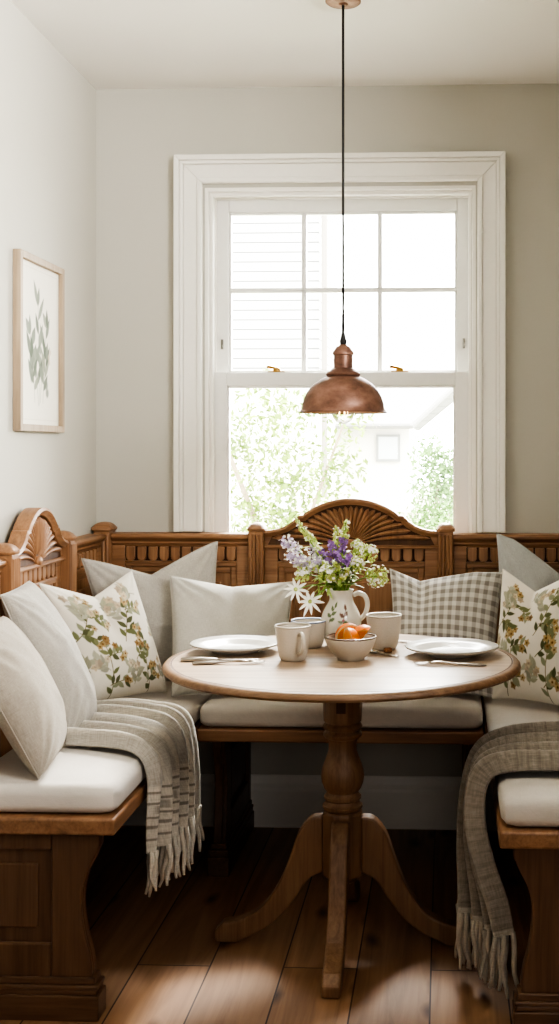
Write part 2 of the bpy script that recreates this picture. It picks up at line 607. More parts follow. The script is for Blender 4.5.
u_frame(jb, OX0 - .002, OX1 + .002, OZ1 + .002, .014, YB + .001, YB + .2, OZ0)
u_frame(jb, OX0 + .012, OX1 - .012, OZ1 - .012, .012, YB + .022, YB + .05, OZ0)
u_frame(jb, OX0 + .012, OX1 - .012, OZ1 - .012, .010, YB + .092, YB + .105, OZ0)
wpart('jamb', jb, PAINT_TRIM, bevel=.002)
wpart('sill', MB().box(OX0, OX1, YB + .001, YB + .22, OZ0, OZ0 + .012), PAINT_TRIM, bevel=.004)
def sash(name, x0, x1, z0, z1, gx0, gx1, gz0, gz1, y0, y1):
    mb = MB()
    mb.box(x0, gx0, y0, y1, z0, z1); mb.box(gx1, x1, y0, y1, z0, z1)
    mb.box(gx0, gx1, y0, y1, z0, gz0); mb.box(gx0, gx1, y0, y1, gz1, z1)
    o = wpart(name, mb, PAINT_SASH, bevel=.003)
    st = MB()       # sticking bead round the glass
    b = .008
    st.box(gx0, gx0 + b, y0 + .006, y1 - .006, gz0, gz1); st.box(gx1 - b, gx1, y0 + .006, y1 - .006, gz0, gz1)
    st.box(gx0, gx1, y0 + .006, y1 - .006, gz0, gz0 + b); st.box(gx0, gx1, y0 + .006, y1 - .006, gz1 - b, gz1)
    wpart('glazing_bead', st, PAINT_SASH, bevel=.002)
    return o
def glass_mat():
    m, nt, N, L, p = new_mat('window_glass')
    N.remove(p)
    tr = N.new('ShaderNodeBsdfTransparent')
    tr.inputs['Color'].default_value = (.97, .985, .98, 1)
    gl = N.new('ShaderNodeBsdfGlossy')
    gl.inputs['Roughness'].default_value = .02
    lw = N.new('ShaderNodeFresnel')
    lw.inputs['IOR'].default_value = 1.35
    mx = N.new('ShaderNodeMixShader')
    L.new(lw.outputs[0], mx.inputs[0]); L.new(tr.outputs[0], mx.inputs[1]); L.new(gl.outputs[0], mx.inputs[2])
    L.new(mx.outputs[0], N['Material Output'].inputs['Surface'])
    return m
GLASS = glass_mat()
UG = (-.766, .042, 1.572, 2.140)
LG = (-.764, .036, .985, 1.523)
sash('upper_sash', -.812, .087, 1.53, 2.19, *UG, YB + .106, YB + .142)
sash('lower_sash', -.812, .087, OZ0 + .006, 1.570, *LG, YB + .052, YB + .090)
mu = MB()
for x in (-.499, -.230):
    mu.box(x - .008, x + .008, YB + .110, YB + .138, UG[2], UG[3])
    mu.box(x - .004, x + .004, YB + .106, YB + .110, UG[2], UG[3])
mu.box(UG[0], UG[1], YB + .110, YB + .138, 1.856, 1.872)
mu.box(UG[0], UG[1], YB + .106, YB + .110, 1.860, 1.868)
wpart('muntin', mu, PAINT_SASH, bevel=.0015)
for a, b in ((UG[0], -.507), (-.491, -.238), (-.222, UG[1])):
    for c, d in ((UG[2], 1.856), (1.872, UG[3])):
        wpart('pane', MB().box(a, b, YB + .122, YB + .125, c, d), GLASS)
wpart('pane', MB().box(LG[0], LG[1], YB + .069, YB + .073, LG[2], LG[3]), GLASS)
for x in (-.590, -.158):
    k = MB()
    k.box(x - .03, x + .03, YB + .058, YB + .084, 1.570, 1.574)
    k.lathe([(.014, 1.574), (.014, 1.580), (.010, 1.586), (.004, 1.588)], x, YB + .070, 16)
    k.tube([(x, YB + .07, 1.585), (x - .018, YB + .066, 1.588), (x - .034, YB + .062, 1.590)], [.005, .005, .007], 8)
    wpart('sash_lock', k, BRASS, smooth='angle')
for x in (-.789, .066):
    k = MB().box(x - .004, x + .004, YB + .100, YB + .107, 1.655, 1.690)
    k.tube([(x, YB + .100, 1.664), (x, YB + .092, 1.672), (x, YB + .10, 1.682)], .003, 6)
    wpart('vent_latch', k, plain('latch_grey' + str(x), hx('#8c8a84'), .4, 1))

# ------------------------------------------------------------------ carved benches
def top_curve(s, cxm):
    """upper outline of a fan crest as (x, z), from its right foot to its left foot; s stretches it sideways"""
    R, zc = .252, .880
    pts = []
    foot = [(.285, 1.022), (.262, 1.0235), (.236, 1.029), (.212, 1.039), (.192, 1.053), (.178, 1.067), (.170, 1.074), (.158, 1.074)]
    pts += foot
    a0 = math.asin(.150 / R)
    for k in range(19):
        a = a0 - 2 * a0 * k / 18
        pts.append((R * math.sin(a), zc + R * math.cos(a)))
    pts += [(-x, z) for x, z in reversed(foot)]
    return [(cxm + x * s, z) for x, z in pts]

def outline_z(pts, x):
    P = sorted(pts)
    return float(np.interp(x, [p[0] for p in P], [p[1] for p in P]))

def carved_rib(mb, p0, p1, w0, w1, h, yb, n=10, m=6, curve=0.0):
    """a raised tapering flute lying on the plane y = yb, from p0 to p1 in (x, z)"""
    p0, p1 = np.array(p0), np.array(p1)
    d = p1 - p0
    L = np.linalg.norm(d)
    t = d / L
    q = np.array([-t[1], t[0]])
    P = np.zeros((n + 1, m + 1, 3))
    for i in range(n + 1):
        s = i / n
        w = w0 + (w1 - w0) * s
        if s > .8: w *= math.sqrt(max(0, 1 - ((s - .8) / .2) ** 2)) * .98 + .02
        c = p0 + d * s + q * curve * math.sin(PI * s)
        for j in range(m + 1):
            a = PI * j / m
            o = c + q * (w / 2 * math.cos(a))
            P[i, j] = (o[0], yb - h * math.sin(a) * min(1, s * 6 + .2) * (w / max(w1, 1e-6)) ** .3, o[1])
    mb.grid(P)

def moulding(x0, x1, prof, mb):
    """extrude (w, z) profile along x; w is outward from the wall"""
    mb.prism([(-w, z) for w, z in prof], x0, x1, 'yz')

TOP_PROF = [(0, .966), (.034, .966), (.036, .972), (.044, .978), (.044, .985), (.052, .990), (.060, .998), (.060, 1.006), (.054, 1.012), (0, 1.014)]

def bench(label, root_loc, rotz, sections, posts, corner_posts, seat, ends):
    B = thing('carved_bench', label, 'bench', root_loc, rotz)
    for x0, x1, kind in sections:
        wd = x1 - x0
        pn = obj('back_panel', MB().box(x0, x1, -.026, 0, .44, .99), W_Z, B)
        fr = MB()
        sw = .045 if wd > .2 else .02
        zb = .905
        fr.box(x0, x0 + sw, -.042, -.026, .46, .97); fr.box(x1 - sw, x1, -.042, -.026, .46, .97)
        fr.box(x0 + sw, x1 - sw, -.042, -.026, zb - .006, zb + .008)
        fr.box(x0 + sw, x1 - sw, -.046, -.026, zb + .008, zb + .013)
        fr.box(x0 + sw, x1 - sw, -.042, -.026, .46, .56)
        obj('panel_frame', fr, W_X, pn, bevel=.003)
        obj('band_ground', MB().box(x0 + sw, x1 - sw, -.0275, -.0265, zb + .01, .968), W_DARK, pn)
        a, b = x0 + sw, x1 - sw
        n = max(1, int(round((b - a) / .0395)))
        tb = MB()
        for k in range(n):
            xc = a + (k + .5) * (b - a) / n
            hw = .0160
            poly = [(xc - hw, .966), (xc - hw, .932)]
            for q in range(1, 8):
                an = PI + PI * q / 8
                poly.append((xc + hw * math.cos(an), .932 + hw * .95 * math.sin(an)))
            poly += [(xc + hw, .932), (xc + hw, .966)]
            tb.prism(poly[::-1], -.040, -.027)
        obj('arcade_carving', tb, W_Z, pn, bevel=.003, seg=2)
        m = .022
        if b - a > .1:
            # second moulding and raised field
            fl = MB()
            fl.box(a, a + m, -.034, -.026, .56, zb - .006); fl.box(b - m, b, -.034, -.026, .56, zb - .006)
            fl.box(a + m, b - m, -.034, -.026, zb - .006 - m, zb - .006); fl.box(a + m, b - m, -.034, -.026, .56, .56 + m)
            obj('inner_moulding', fl, W_X, pn, bevel=.004, seg=2)
            obj('raised_field', MB().box(a + .055, b - .055, -.036, -.026, .60, zb - .058), W_Z, pn, bevel=.007, seg=2)
        if kind == 'rail':
            mb = MB()
            moulding(x0, x1, TOP_PROF, mb)
            obj('top_rail', mb, W_X, B, bevel=.0015)
        else:
            cxm = (x0 + x1) / 2
            s = (wd / 2) / .285
            out = top_curve(s, cxm)
            base = .962
            poly = [(x0, base), (x1, base)] + out
            cr = obj('crest', MB().prism(poly, -.044, -.018), W_X, B, bevel=.002)
            # raised rim following the outline
            rim = MB()
            o = np.array(out)
            nn = len(o)
            inn = []
            for i in range(nn):
                t = o[min(i + 1, nn - 1)] - o[max(i - 1, 0)]
                t = t / np.linalg.norm(t)
                inn.append(o[i] + np.array([-t[1], t[0]]) * .020)
            inn = np.array(inn)
            G = np.zeros((nn, 6, 3))
            for i in range(nn):
                a_, b_ = o[i], inn[i]
                for j, (f, y) in enumerate(((0, -.018), (0, -.064), (.35, -.068), (.7, -.060), (1, -.056), (1, -.043))):
                    p = a_ * (1 - f) + b_ * f
                    G[i, j] = (p[0], y, p[1] + (.0015 if j < 2 else 0))
            rim.grid(G)
            obj('crest_moulding', rim, W_X, cr, smooth='angle')
            # foot moulding under the fan
            fm = MB()
            moulding(x0, x1, [(.043, .962), (.054, .962), (.056, .968), (.050, .974), (.043, .975)], fm)
            obj('foot_moulding', fm, W_X, cr, bevel=.001)
            fan = MB()
            c0 = np.array([cxm, .978])
            NR = 21
            for k in range(NR):
                an = PI * (k + .5) / NR
                dx, dz = math.cos(an) * s, math.sin(an)
                L = .03
                while L < .30:
                    x, z = c0[0] + dx * L, c0[1] + dz * L
                    if abs(x - cxm) > .262 * s or z > outline_z(out, x) - .027: break
                    L += .004
                if L < .045: continue
                cv = .012 * math.cos(an) if abs(math.cos(an)) > .5 else 0
                carved_rib(fan, c0 + np.array([dx, dz]) * .022, c0 + np.array([dx, dz]) * L, .004, min(.021, .0055 + L * .118), .0125, -.0435, 12, 6, cv)
            fan.lathe([(.020, 0), (.020, .008), (.014, .014), (0, .016)], 0, 0, 20)
            # turn the little boss to face the room
            nb = 4 * 20
            for i in range(len(fan.v) - nb, len(fan.v)):
                x, y, z = fan.v[i]
                fan.v[i] = (c0[0] + x, -.0435 - z, c0[1] + y * .8 + .002)
            obj('fan_carving', fan, W_Z, cr, smooth='angle')
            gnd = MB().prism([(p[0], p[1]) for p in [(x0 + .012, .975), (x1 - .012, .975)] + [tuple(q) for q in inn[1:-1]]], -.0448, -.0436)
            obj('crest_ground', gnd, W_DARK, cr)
    for x in posts + corner_posts:
        cp = x in corner_posts
        hw = .028 if cp else .026
        y1 = -.072
        zt = 1.022
        ps = obj('post', MB().box(x - hw, x + hw, y1, 0, .44, zt), W_Z, B, bevel=.003)
        fl = MB()
        for k in range(4):
            xc = x - hw + .0075 + k * (2 * hw - .015) / 3
            fl.tube([(xc, y1, .47), (xc, y1, zt - .012)], .0060, 8)
        obj('reeding', fl, W_Z, ps, smooth='angle')
        cap = MB()
        hx_, hy = (hw + .008, .044) if cp else (hw + .004, .040)
        yc = -.036
        rings = [(1.0, zt), (1.06, zt + .003), (1.06, zt + .009), (.95, zt + .013), (.8, zt + .020), (.55, zt + .026), (.2, zt + .029)]
        vs, fs = [], []
        for f, z in rings:
            for k in range(16):
                a_ = 2 * PI * (k + .5) / 16
                ex = 2 / 5
                vs.append((x + f * hx_ * math.copysign(abs(math.cos(a_)) ** ex, math.cos(a_)), yc + f * hy * math.copysign(abs(math.sin(a_)) ** ex, math.sin(a_)), z))
        for i in range(len(rings) - 1):
            for k in range(16):
                fs.append((i * 16 + k, i * 16 + (k + 1) % 16, (i + 1) * 16 + (k + 1) % 16, (i + 1) * 16 + k))
        fs += [tuple(range(15, -1, -1)), tuple((len(rings) - 1) * 16 + k for k in range(16))]
        cap.add(vs, fs)
        obj('finial', cap, W_X, ps, smooth='angle')
    sx0, sx1, dep = seat
    obj('seat_board', MB().box(sx0, sx1, -dep, -.004, .424, .462), W_X, B, bevel=.006, seg=3)
    for x, side, pd in ends:
        # scroll-edged end panel: (w, z) outline
        e = pd
        edge = [(e, .422), (e - .001, .395), (e - .012, .368), (e - .030, .335), (e - .040, .300), (e - .043, .262), (e - .040, .225),
                (e - .033, .185), (e - .023, .150), (e - .018, .120), (e - .018, .095)]
        th = .026
        core = [(.012, .095), (.012, .422)] + edge
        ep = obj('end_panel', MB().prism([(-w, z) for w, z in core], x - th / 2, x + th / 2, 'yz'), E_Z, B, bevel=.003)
        f0, f1 = (x + side * th / 2, x + side * (th / 2 + .014))
        fr = MB()
        wi = e - .112
        fr.prism([(-w, z) for w, z in [(wi, .095), (wi, .422)] + edge], f0, f1, 'yz')
        fr.prism([(-w, z) for w, z in [(.012, .095), (.012, .422), (.06, .422), (.06, .095)]], f0, f1, 'yz')
        fr.prism([(-w, z) for w, z in [(.06, .385), (.06, .422), (wi, .422), (wi, .385)]], f0, f1, 'yz')
        fr.prism([(-w, z) for w, z in [(.06, .095), (.06, .172), (wi, .172), (wi, .095)]], f0, f1, 'yz')
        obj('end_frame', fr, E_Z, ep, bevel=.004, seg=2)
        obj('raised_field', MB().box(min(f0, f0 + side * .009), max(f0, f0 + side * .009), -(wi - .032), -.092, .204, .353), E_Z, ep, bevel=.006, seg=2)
        pl = MB()
        for d, w, z0, z1 in ((.014, .012, 0, .058), (.010, .006, .058, .070), (.012, .010, .070, .080), (.006, .002, .080, .096)):
            xa, xb = (x - th / 2 - d, x + th / 2 + d + .012) if side > 0 else (x - th / 2 - d - .012, x + th / 2 + d)
            pl.box(xa, xb, -(e - .012 + w), -.004, z0, z1)
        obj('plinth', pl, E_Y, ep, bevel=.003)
    # rail that ties the ends together under the seat, near the wall
    lo, hi = min(e_[0] for e_ in ends), max(e_[0] for e_ in ends)
    if hi - lo < .1: lo, hi = sorted((lo, sx1 if lo < (sx0 + sx1) / 2 else sx0))
    obj('back_rail', MB().box(lo, hi, -.05, -.022, .33, .422), W_X, B, bevel=.003)
    return B

BACK = bench('carved oak bench under the window with a fan-carved crest behind the flowers', (0, YB, 0), 0,
      [(-1.144, -.668, 'rail'), (-.616, -.024, 'crest'), (.028, .50, 'rail')], [-.642, .002], [-1.172, .537],
      (-.743, .116, .560), [(-.695, 1, .50), (.085, -1, .50)])
LEFT = bench('carved oak bench with arched fan crest below the framed botanical print', (XL, 0, 0), PI / 2,
      [(2.72, 3.119, 'rail'), (3.171, 3.614, 'crest'), (3.666, 4.045, 'rail')], [3.145, 3.640], [],
      (2.690, 4.048, .463), [(2.735, -1, .424)])
RIGHT = bench('carved oak bench carrying the brown-grey throw, its scrolled end nearest', (XR, 0, 0), -PI / 2,
      [(-4.045, -3.752, 'rail'), (-3.70, -3.217, 'crest'), (-3.165, -2.72, 'rail')], [-3.191, -3.726], [],
      (-4.048, -2.640, .456), [(-2.70, 1, .424)])

# ---- seat cushions
CANVAS = fabric('oatmeal_canvas', hx('#d2cbc2'), 700, .25, .06, blotch=.05)
def seat_cushion(label, x0, x1, y0, y1, z0=.4635, z1=.531, r=.026):
    nx, ny = 60, 40
    rt = MB()
    # superellipse slab: a grid wrapped over top and sides
    cx, cy = (x0 + x1) / 2, (y0 + y1) / 2
    hx_, hy_ = (x1 - x0) / 2, (y1 - y0) / 2
    prof = []
    for k in range(9):
        a = -PI / 2 + PI * k / 16 * 1.0
        prof.append((r - r * math.cos(a) * 1.0, z0 + r * .8 + r * .8 * math.sin(a)))
    prof = [(p[0], p[1]) for p in prof]
    for k in range(9):
        a = PI / 2 * k / 8
        prof.append((r - r * math.cos(a), z1 - r + r * math.sin(a)))
    rows = []
    def ring(inset, z, n=120):
        pts = []
        hx2, hy2 = hx_ - inset, hy_ - inset
        rad = max(.006, .035 - inset)
        for k in range(n):
            t = k / n
            # rounded-rectangle perimeter
            per = [2 * (hx2 - rad), PI / 2 * rad, 2 * (hy2 - rad), PI / 2 * rad] * 2
            tot = sum(per)
            s = t * tot
            segs = [('l', (-hx2 + rad, -hy2), (1, 0)), ('c', (hx2 - rad, -hy2 + rad), -PI / 2), ('l', (hx2, -hy2 + rad), (0, 1)), ('c', (hx2 - rad, hy2 - rad), 0),
                    ('l', (hx2 - rad, hy2), (-1, 0)), ('c', (-hx2 + rad, hy2 - rad), PI / 2), ('l', (-hx2, hy2 - rad), (0, -1)), ('c', (-hx2 + rad, -hy2 + rad), PI)]
            for L_, sg in zip(per, segs):
                if s <= L_ + 1e-12:
                    if sg[0] == 'l': pts.append((cx + sg[1][0] + sg[2][0] * s, cy + sg[1][1] + sg[2][1] * s, z))
                    else:
                        a = sg[2] + s / rad
                        pts.append((cx + sg[1][0] + rad * math.cos(a), cy + sg[1][1] + rad * math.sin(a), z))
                    break
                s -= L_
            else:
                pts.append((cx - hx2 + rad, cy - hy2, z))
        return pts
    for ins, z in prof: rows.append(ring(ins, z))
    for ins, dz in ((.05, .004), (.09, .006), (.14, .007)):
        if ins < min(hx_, hy_) - .03: rows.append(ring(ins, z1 + dz))
    P = np.array(rows)                     # rows x n x 3
    n = P.shape[1]
    vs = P.reshape(-1, 3)
    fs = []
    for i in range(len(rows) - 1):
        for k in range(n):
            k2 = (k + 1) % n
            fs.append((i * n + k, i * n + k2, (i + 1) * n + k2, (i + 1) * n + k))
    fs.append(tuple(range(n - 1, -1, -1)))
    fs.append(tuple((len(rows) - 1) * n + k for k in range(n)))
    rt.add(vs, fs)
    rt.uv = np.array([(p[0] + p[2], p[1] + p[2]) for p in rt.v])
    o = obj('seat_cushion', rt, CANVAS, smooth='angle')
    tag(o, label, 'cushion')
    return o
seat_cushion('oatmeal seat cushion on the bench below the botanical print, under the striped throw', -1.126, -.750, 2.712, 4.044)
seat_cushion('oatmeal seat cushion on the bench beneath the window, behind the table pedestal', -.742, .114, 3.582, 4.044)
seat_cushion('oatmeal seat cushion partly covered by the brown-grey throw', .124, .490, 2.655, 4.044)

# ---- pillows
LINEN_G = fabric('grey_linen', hx('#b8b3aa'), 380, .6, .15)
LINEN_T = fabric('warm_linen', hx('#b2a99c'), 380, .6, .15)
LINEN_L = fabric('pale_linen', hx('#c4c1b9'), 400, .5, .12)
LINEN_B = fabric('blue_grey_linen', hx('#b3b5b3'), 400, .5, .12)
PRINT = fabric('printed_cotton', None, 700, .2, .04, blotch=.04)

def stripes(a, b, n):
    a, b = np.array(a), np.array(b)
    def f(u, v):
        k = (np.abs(((u * n) % 1) - .5) < .10).astype(float)
        return a[None] * (1 - k[:, None]) + b[None] * k[:, None]
    return f
def gingham(u, v):
    n = 13
    su = (np.abs(((u * n) % 1) - .5) < .25).astype(float)
    sv = (np.abs(((v * n * .92) % 1) - .5) < .25).astype(float)
    k = np.clip((su + sv) * .5, 0, 1)
    w, g = np.array(hx('#d0cdc6', 0)), np.array(hx('#8c8680', 0))
    return w[None] * (1 - k[:, None]) + g[None] * k[:, None]

# by the print
pillow('linen_pillow', (-1.115, 2.72, .865), (-1.110, 2.98, .880), (-.985, 3.03, .545), (-.935, 2.735, .540), .085, LINEN_T,
       'plain warm grey linen pillow at the bench end, nearest of all', chop=.0, seed=1, conc=.02, power=.40, wr=.007)
pillow('linen_pillow', (-1.125, 3.00, .93), (-1.110, 3.17, .948), (-.985, 3.32, .545), (-.985, 3.08, .545), .082, LINEN_G,
       'plain grey linen pillow squeezed between the nearest pillow and the floral one', chop=.0, seed=2, conc=.02, power=.40, wr=.007)
pillow('floral_pillow', (-1.130, 3.31, .925), (-.965, 3.67, .925), (-.862, 3.70, .548), (-1.055, 3.46, .545), .072, PRINT,
       'floral print pillow beside the grey linen pillows under the botanical print', chop=.05, chopu=.0, colour=lambda u, v: floral(u, v, 3), n=190, seed=3, wr=.003)
pillow('linen_pillow', (-1.125, 3.68, .965), (-.765, 4.02, .990), (-.755, 3.90, .548), (-1.045, 3.775, .548), .050, LINEN_G,
       'big grey linen pillow in the bench corner behind the floral pillow', chop=.075, chopu=-.05, seed=4, conc=.03, wr=.007)
pillow('linen_pillow', (-.877, 3.80, .897), (-.490, 3.90, .869), (-.500, 3.715, .548), (-.832, 3.63, .548), .078, LINEN_L,
       'pale linen pillow under the window, just behind the plate with knife and fork', chop=.022, seed=5, conc=.04, wr=.006)
# the other side
pillow('gingham_pillow', (-.180, 3.94, .925), (.187, 3.88, .905), (.146, 3.67, .545), (-.165, 3.74, .548), .080, PRINT,
       'grey and white gingham check pillow behind the plate with a single fork', chop=.045, chopu=-.45, colour=gingham, n=190, seed=6, conc=.05)
pillow('linen_pillow', (.172, 4.00, 1.022), (.475, 3.86, .955), (.46, 3.80, .548), (.175, 3.87, .548), .055, LINEN_B,
       'blue-grey linen pillow with a sharp upright corner behind the other floral pillow', chop=.075, chopu=.35, seed=7, conc=.05)
pillow('floral_pillow', (.178, 3.70, .945), (.440, 3.46, .965), (.400, 3.44, .548), (.142, 3.64, .548), .062, PRINT,
       'floral print pillow beside the gingham pillow on the throw bench', chop=.065, chopu=-.25, colour=lambda u, v: floral(u, v, 21), n=190, seed=8, wr=.003)

# ------------------------------------------------------------------ throws
def throw(label, near, far, colour, mat, folds, amp, seed, drop=.11, strands=30, ns=150, nt=110, hemcurve=0.0, skew=0.0):
    r = np.random.default_rng(seed)
    A, Bb = catmull(near, ns), catmull(far, ns)
    t = np.linspace(0, 1, nt)
    base = A[:, None, :] * (1 - t)[None, :, None] + Bb[:, None, :] * t[None, :, None]
    ds = np.gradient(base, axis=0)
    dt = np.gradient(base, axis=1)
    nr = np.cross(ds, dt)
    nr /= np.linalg.norm(nr, axis=2, keepdims=True) + 1e-9
    mid = nr[0, nt // 2]
    if mid[2] < 0: nr = -nr
    s = np.linspace(0, 1, ns)
    S, T = np.meshgrid(s, t, indexing='ij')
    ph = folds * 2 * PI * (T + skew * (S - .5) * np.sin(PI * T)) + .5 * np.sin(3 * S + seed) - 1.2
    w = (.5 + .5 * np.cos(ph)) ** 1.6
    w2 = .5 + .5 * np.sin(ph * 2.3 + 1.7)
    env = amp[0] + (amp[1] - amp[0]) * np.clip((S - .3) / .5, 0, 1)
    fade = np.clip(np.minimum(T, 1 - T) / .05, .15, 1)
    h = env * (w + .25 * w2) * fade
    P = base + nr * (h + .004)[..., None]
    P[:, :, 2] += (r.standard_normal((ns, nt)) * .0003)
    mb = MB()
    mb.grid(P)
    mb.uv = np.stack([S.ravel() * 1.0, T.ravel() * .7], 1)
    mb.col = colour(S.ravel(), T.ravel())
    o = obj('throw_blanket', mb, mat, smooth=True, fix=False)
    sl = o.modifiers.new('thickness', 'SOLIDIFY')
    sl.thickness = .005
    sl.offset = 0
    fr = MB()
    cols = []
    for k in range(strands):
        j = (k + .5) / strands * (nt - 1)
        j0 = int(j)
        p = P[-1, j0] * (1 - (j - j0)) + P[-1, min(j0 + 1, nt - 1)] * (j - j0)
        L = drop * r.uniform(.8, 1.12)
        sx, sy = r.normal(0, .010), r.normal(0, .010)
        pts = [p + np.array([sx * q * q + .003 * math.sin(q * 7 + k), sy * q * q + .003 * math.cos(q * 6 + k * 2), -L * q + .004]) for q in np.linspace(0, 1, 7)]
        n0 = len(fr.v)
        fr.tube(pts, [.0068, .0064, .0068, .0062, .0058, .0052, .0034], 6)
        base_c = mb.col[(ns - 1) * nt + j0] * r.uniform(.95, 1.2)
        cols += [base_c] * (len(fr.v) - n0)
    fr.col = np.array(cols)
    fr.uv = np.array([(p[2] * 2, p[0] + p[1]) for p in fr.v])
    obj('fringe', fr, mat, o, smooth=True)
    tag(o, label, 'throw')
    return o

WOOL = fabric('woven_wool', None, 420, .9, .17, sheen=.3, blotch=.10)
def pale_stripes(S, T):
    g, c, d = np.array(hx('#b5afa5', 0)), np.array(hx('#d6cebf', 0)), np.array(hx('#746c62', 0))
    out = np.tile(g, (len(S), 1))
    hz = rng.random(len(S)) * .12 + .94
    def put(m, col, a=1.0):
        k = (m * a)[:, None]
        return out * (1 - k) + col[None] * k
    out = put((np.abs(((T * 9) % 1) - .5) < .12).astype(float), c, .5)
    hem = np.clip((S - .62) / .02, 0, 1) * (T < .72)
    out = put(hem, c, .85)
    for a in (.66, .72, .80, .86, .93):
        out = put(((np.abs(S - a) < .008) & (T < .72)).astype(float), d, .75)
    out = put(((S > .735) & (S < .785) & (np.abs(((T * 16) % 1) - .5) < .2) & (T < .5)).astype(float), d, .55)
    out = put((S > .975).astype(float), c, .9)
    return out * hz[:, None]
throw('pale grey throw with cream striped hem and fringe hanging off the bench',
      [(-.965, 3.02, .543), (-.90, 3.00, .545), (-.81, 2.965, .548), (-.760, 2.945, .532), (-.742, 2.935, .490), (-.742, 2.93, .43), (-.745, 2.93, .37), (-.745, 2.93, .306)],
      [(-1.00, 3.44, .548), (-.93, 3.45, .553), (-.82, 3.41, .552), (-.752, 3.37, .542), (-.732, 3.335, .495), (-.726, 3.315, .44), (-.722, 3.30, .38), (-.718, 3.285, .322)],
      pale_stripes, WOOL, 5.4, (.030, .046), 5, .115, 36, skew=.15)
def brown_grey(S, T):
    g, c, d = np.array(hx('#8a8177', 0)), np.array(hx('#bcb2a2', 0)), np.array(hx('#5a5148', 0))
    out = np.tile(g, (len(S), 1))
    k = (np.sin(T * 26) * .5 + .5)[:, None] * .35
    out = out * (1 - k) + c[None] * k
    k = ((np.abs(((S * 60) % 1) - .5) < .12).astype(float) * .25)[:, None]
    out = out * (1 - k) + d[None] * k
    k = (S > .975).astype(float)[:, None] * .85
    out = out * (1 - k) + c[None] * k
    return out * (rng.random(len(S)) * .25 + .87)[:, None]
throw('brown-grey woven throw with long fringe hanging nearly to the floor',
      [(.46, 2.78, .548), (.35, 2.785, .551), (.24, 2.79, .552), (.150, 2.80, .546), (.106, 2.81, .520), (.098, 2.81, .44), (.118, 2.80, .35), (.150, 2.785, .26), (.165, 2.78, .185)],
      [(.46, 3.20, .548), (.36, 3.20, .552), (.25, 3.17, .556), (.165, 3.12, .553), (.115, 3.08, .530), (.088, 3.05, .46), (.070, 3.02, .36), (.058, 3.00, .26), (.052, 2.985, .172)],
      brown_grey, WOOL, 4.2, (.034, .040), 9, .135, 46, skew=.1)

# ------------------------------------------------------------------ pedestal table
TX, TY = -.270, 3.166
TB = thing('pedestal_table', 'round wooden pedestal table with four curved feet in the middle of the nook', 'table', (TX, TY, 0))
R = .468
tp = MB().lathe([(.05, .7235), (R - .06, .7235), (R - .02, .7245), (R - .004, .728), (R, .734), (R - .001, .740), (R - .006, .7455), (R - .012, .7475), (R - .020, .7480), (R - .0205, .7465), (R - .0245, .7465), (R - .025, .7480), (0.0, .7480)], 0, 0, 128)
top = obj('table_top', tp, T_TOP, TB, smooth='angle')
top.data.materials.append(T_EDGE)
for p in top.data.polygons:
    c = p.center
    if math.hypot(c.x, c.y) > R - .019 or c.z < .74: p.material_index = 1
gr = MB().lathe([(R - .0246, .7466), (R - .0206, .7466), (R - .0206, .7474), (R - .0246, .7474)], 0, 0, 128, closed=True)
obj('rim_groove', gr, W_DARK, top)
col = MB()
# square upper block with rounded face, turned rings, baluster, rings
col.lathe([(.050, .585), (.051, .60), (.051, .7235)], 0, 0, 40)
col.lathe([(.036, .345), (.048, .350), (.053, .358), (.053, .364), (.047, .369), (.044, .376), (.049, .381), (.049, .387), (.043, .393), (.041, .398),
           (.049, .408), (.055, .424), (.057, .440), (.055, .456), (.049, .474), (.042, .492), (.037, .508), (.037, .528), (.040, .538), (.047, .541), (.051, .547), (.051, .553), (.046, .557), (.044, .561), (.050, .565), (.052, .571), (.049, .577), (.044, .580), (.045, .586)], 0, 0, 48)
col.lathe([(.051, .715), (.12, .7236)], 0, 0, 40)
obj('pedestal', col, T_LEG, TB, smooth='angle')
hub = MB().lathe([(.030, .160), (.040, .166), (.046, .176), (.055, .180), (.055, .345), (.050, .350)], 0, 0, 8)
ang = PI / 8
for i, v in enumerate(hub.v):
    x, y, z = v
    hub.v[i] = (x * math.cos(ang) - y * math.sin(ang), x * math.sin(ang) + y * math.cos(ang), z)
obj('leg_hub', hub, T_LEG, TB, bevel=.004)
obj('mortise', MB().box(-.012, .012, -.0525, -.045, .613, .70), W_DARK, TB)
# curved foot outline in (r, z)
top_c = catmull([(.050, .336), (.085, .330), (.118, .290), (.142, .225), (.175, .150), (.222, .090), (.275, .062), (.322, .052)], 30)
bot_c = catmull([(.345, .030), (.343, .006), (.330, .001), (.285, .001), (.262, .012), (.215, .034), (.165, .072), (.122, .125), (.090, .170), (.050, .192)], 34)
legp = [(.05 + (p[0] - .05) * .975, p[1]) for p in list(top_c) + list(bot_c)]
for k in range(4):
    a = k * PI / 2
    L_ = MB().prism([(r_, z_) for r_, z_ in legp][::-1], -.023, .023, 'xz')
    L_.v = [(x * math.cos(a) - y * math.sin(a), x * math.sin(a) + y * math.cos(a), z) for x, y, z in L_.v]
    obj('leg', L_, T_LEG, TB, bevel=.006, seg=2)

# ------------------------------------------------------------------ tableware
ZT = .7482
CER = plain('speckled_stoneware', hx('#b5ab9c'), .38, 0, 300, .03, .05)
CER_W = plain('white_glaze', hx('#c9c6be'), .22, 0, 40, .02, .02)
RIMB = plain('brown_rim_glaze', hx('#6b5442'), .35, 0, 60, .02, .1)
RIMG = plain('grey_rim_glaze', hx('#9a958b'), .35, 0, 60, .02, .1)
BLUE = plain('slate_blue_glaze', hx('#7f8798'), .3, 0, 90, .03, .1)

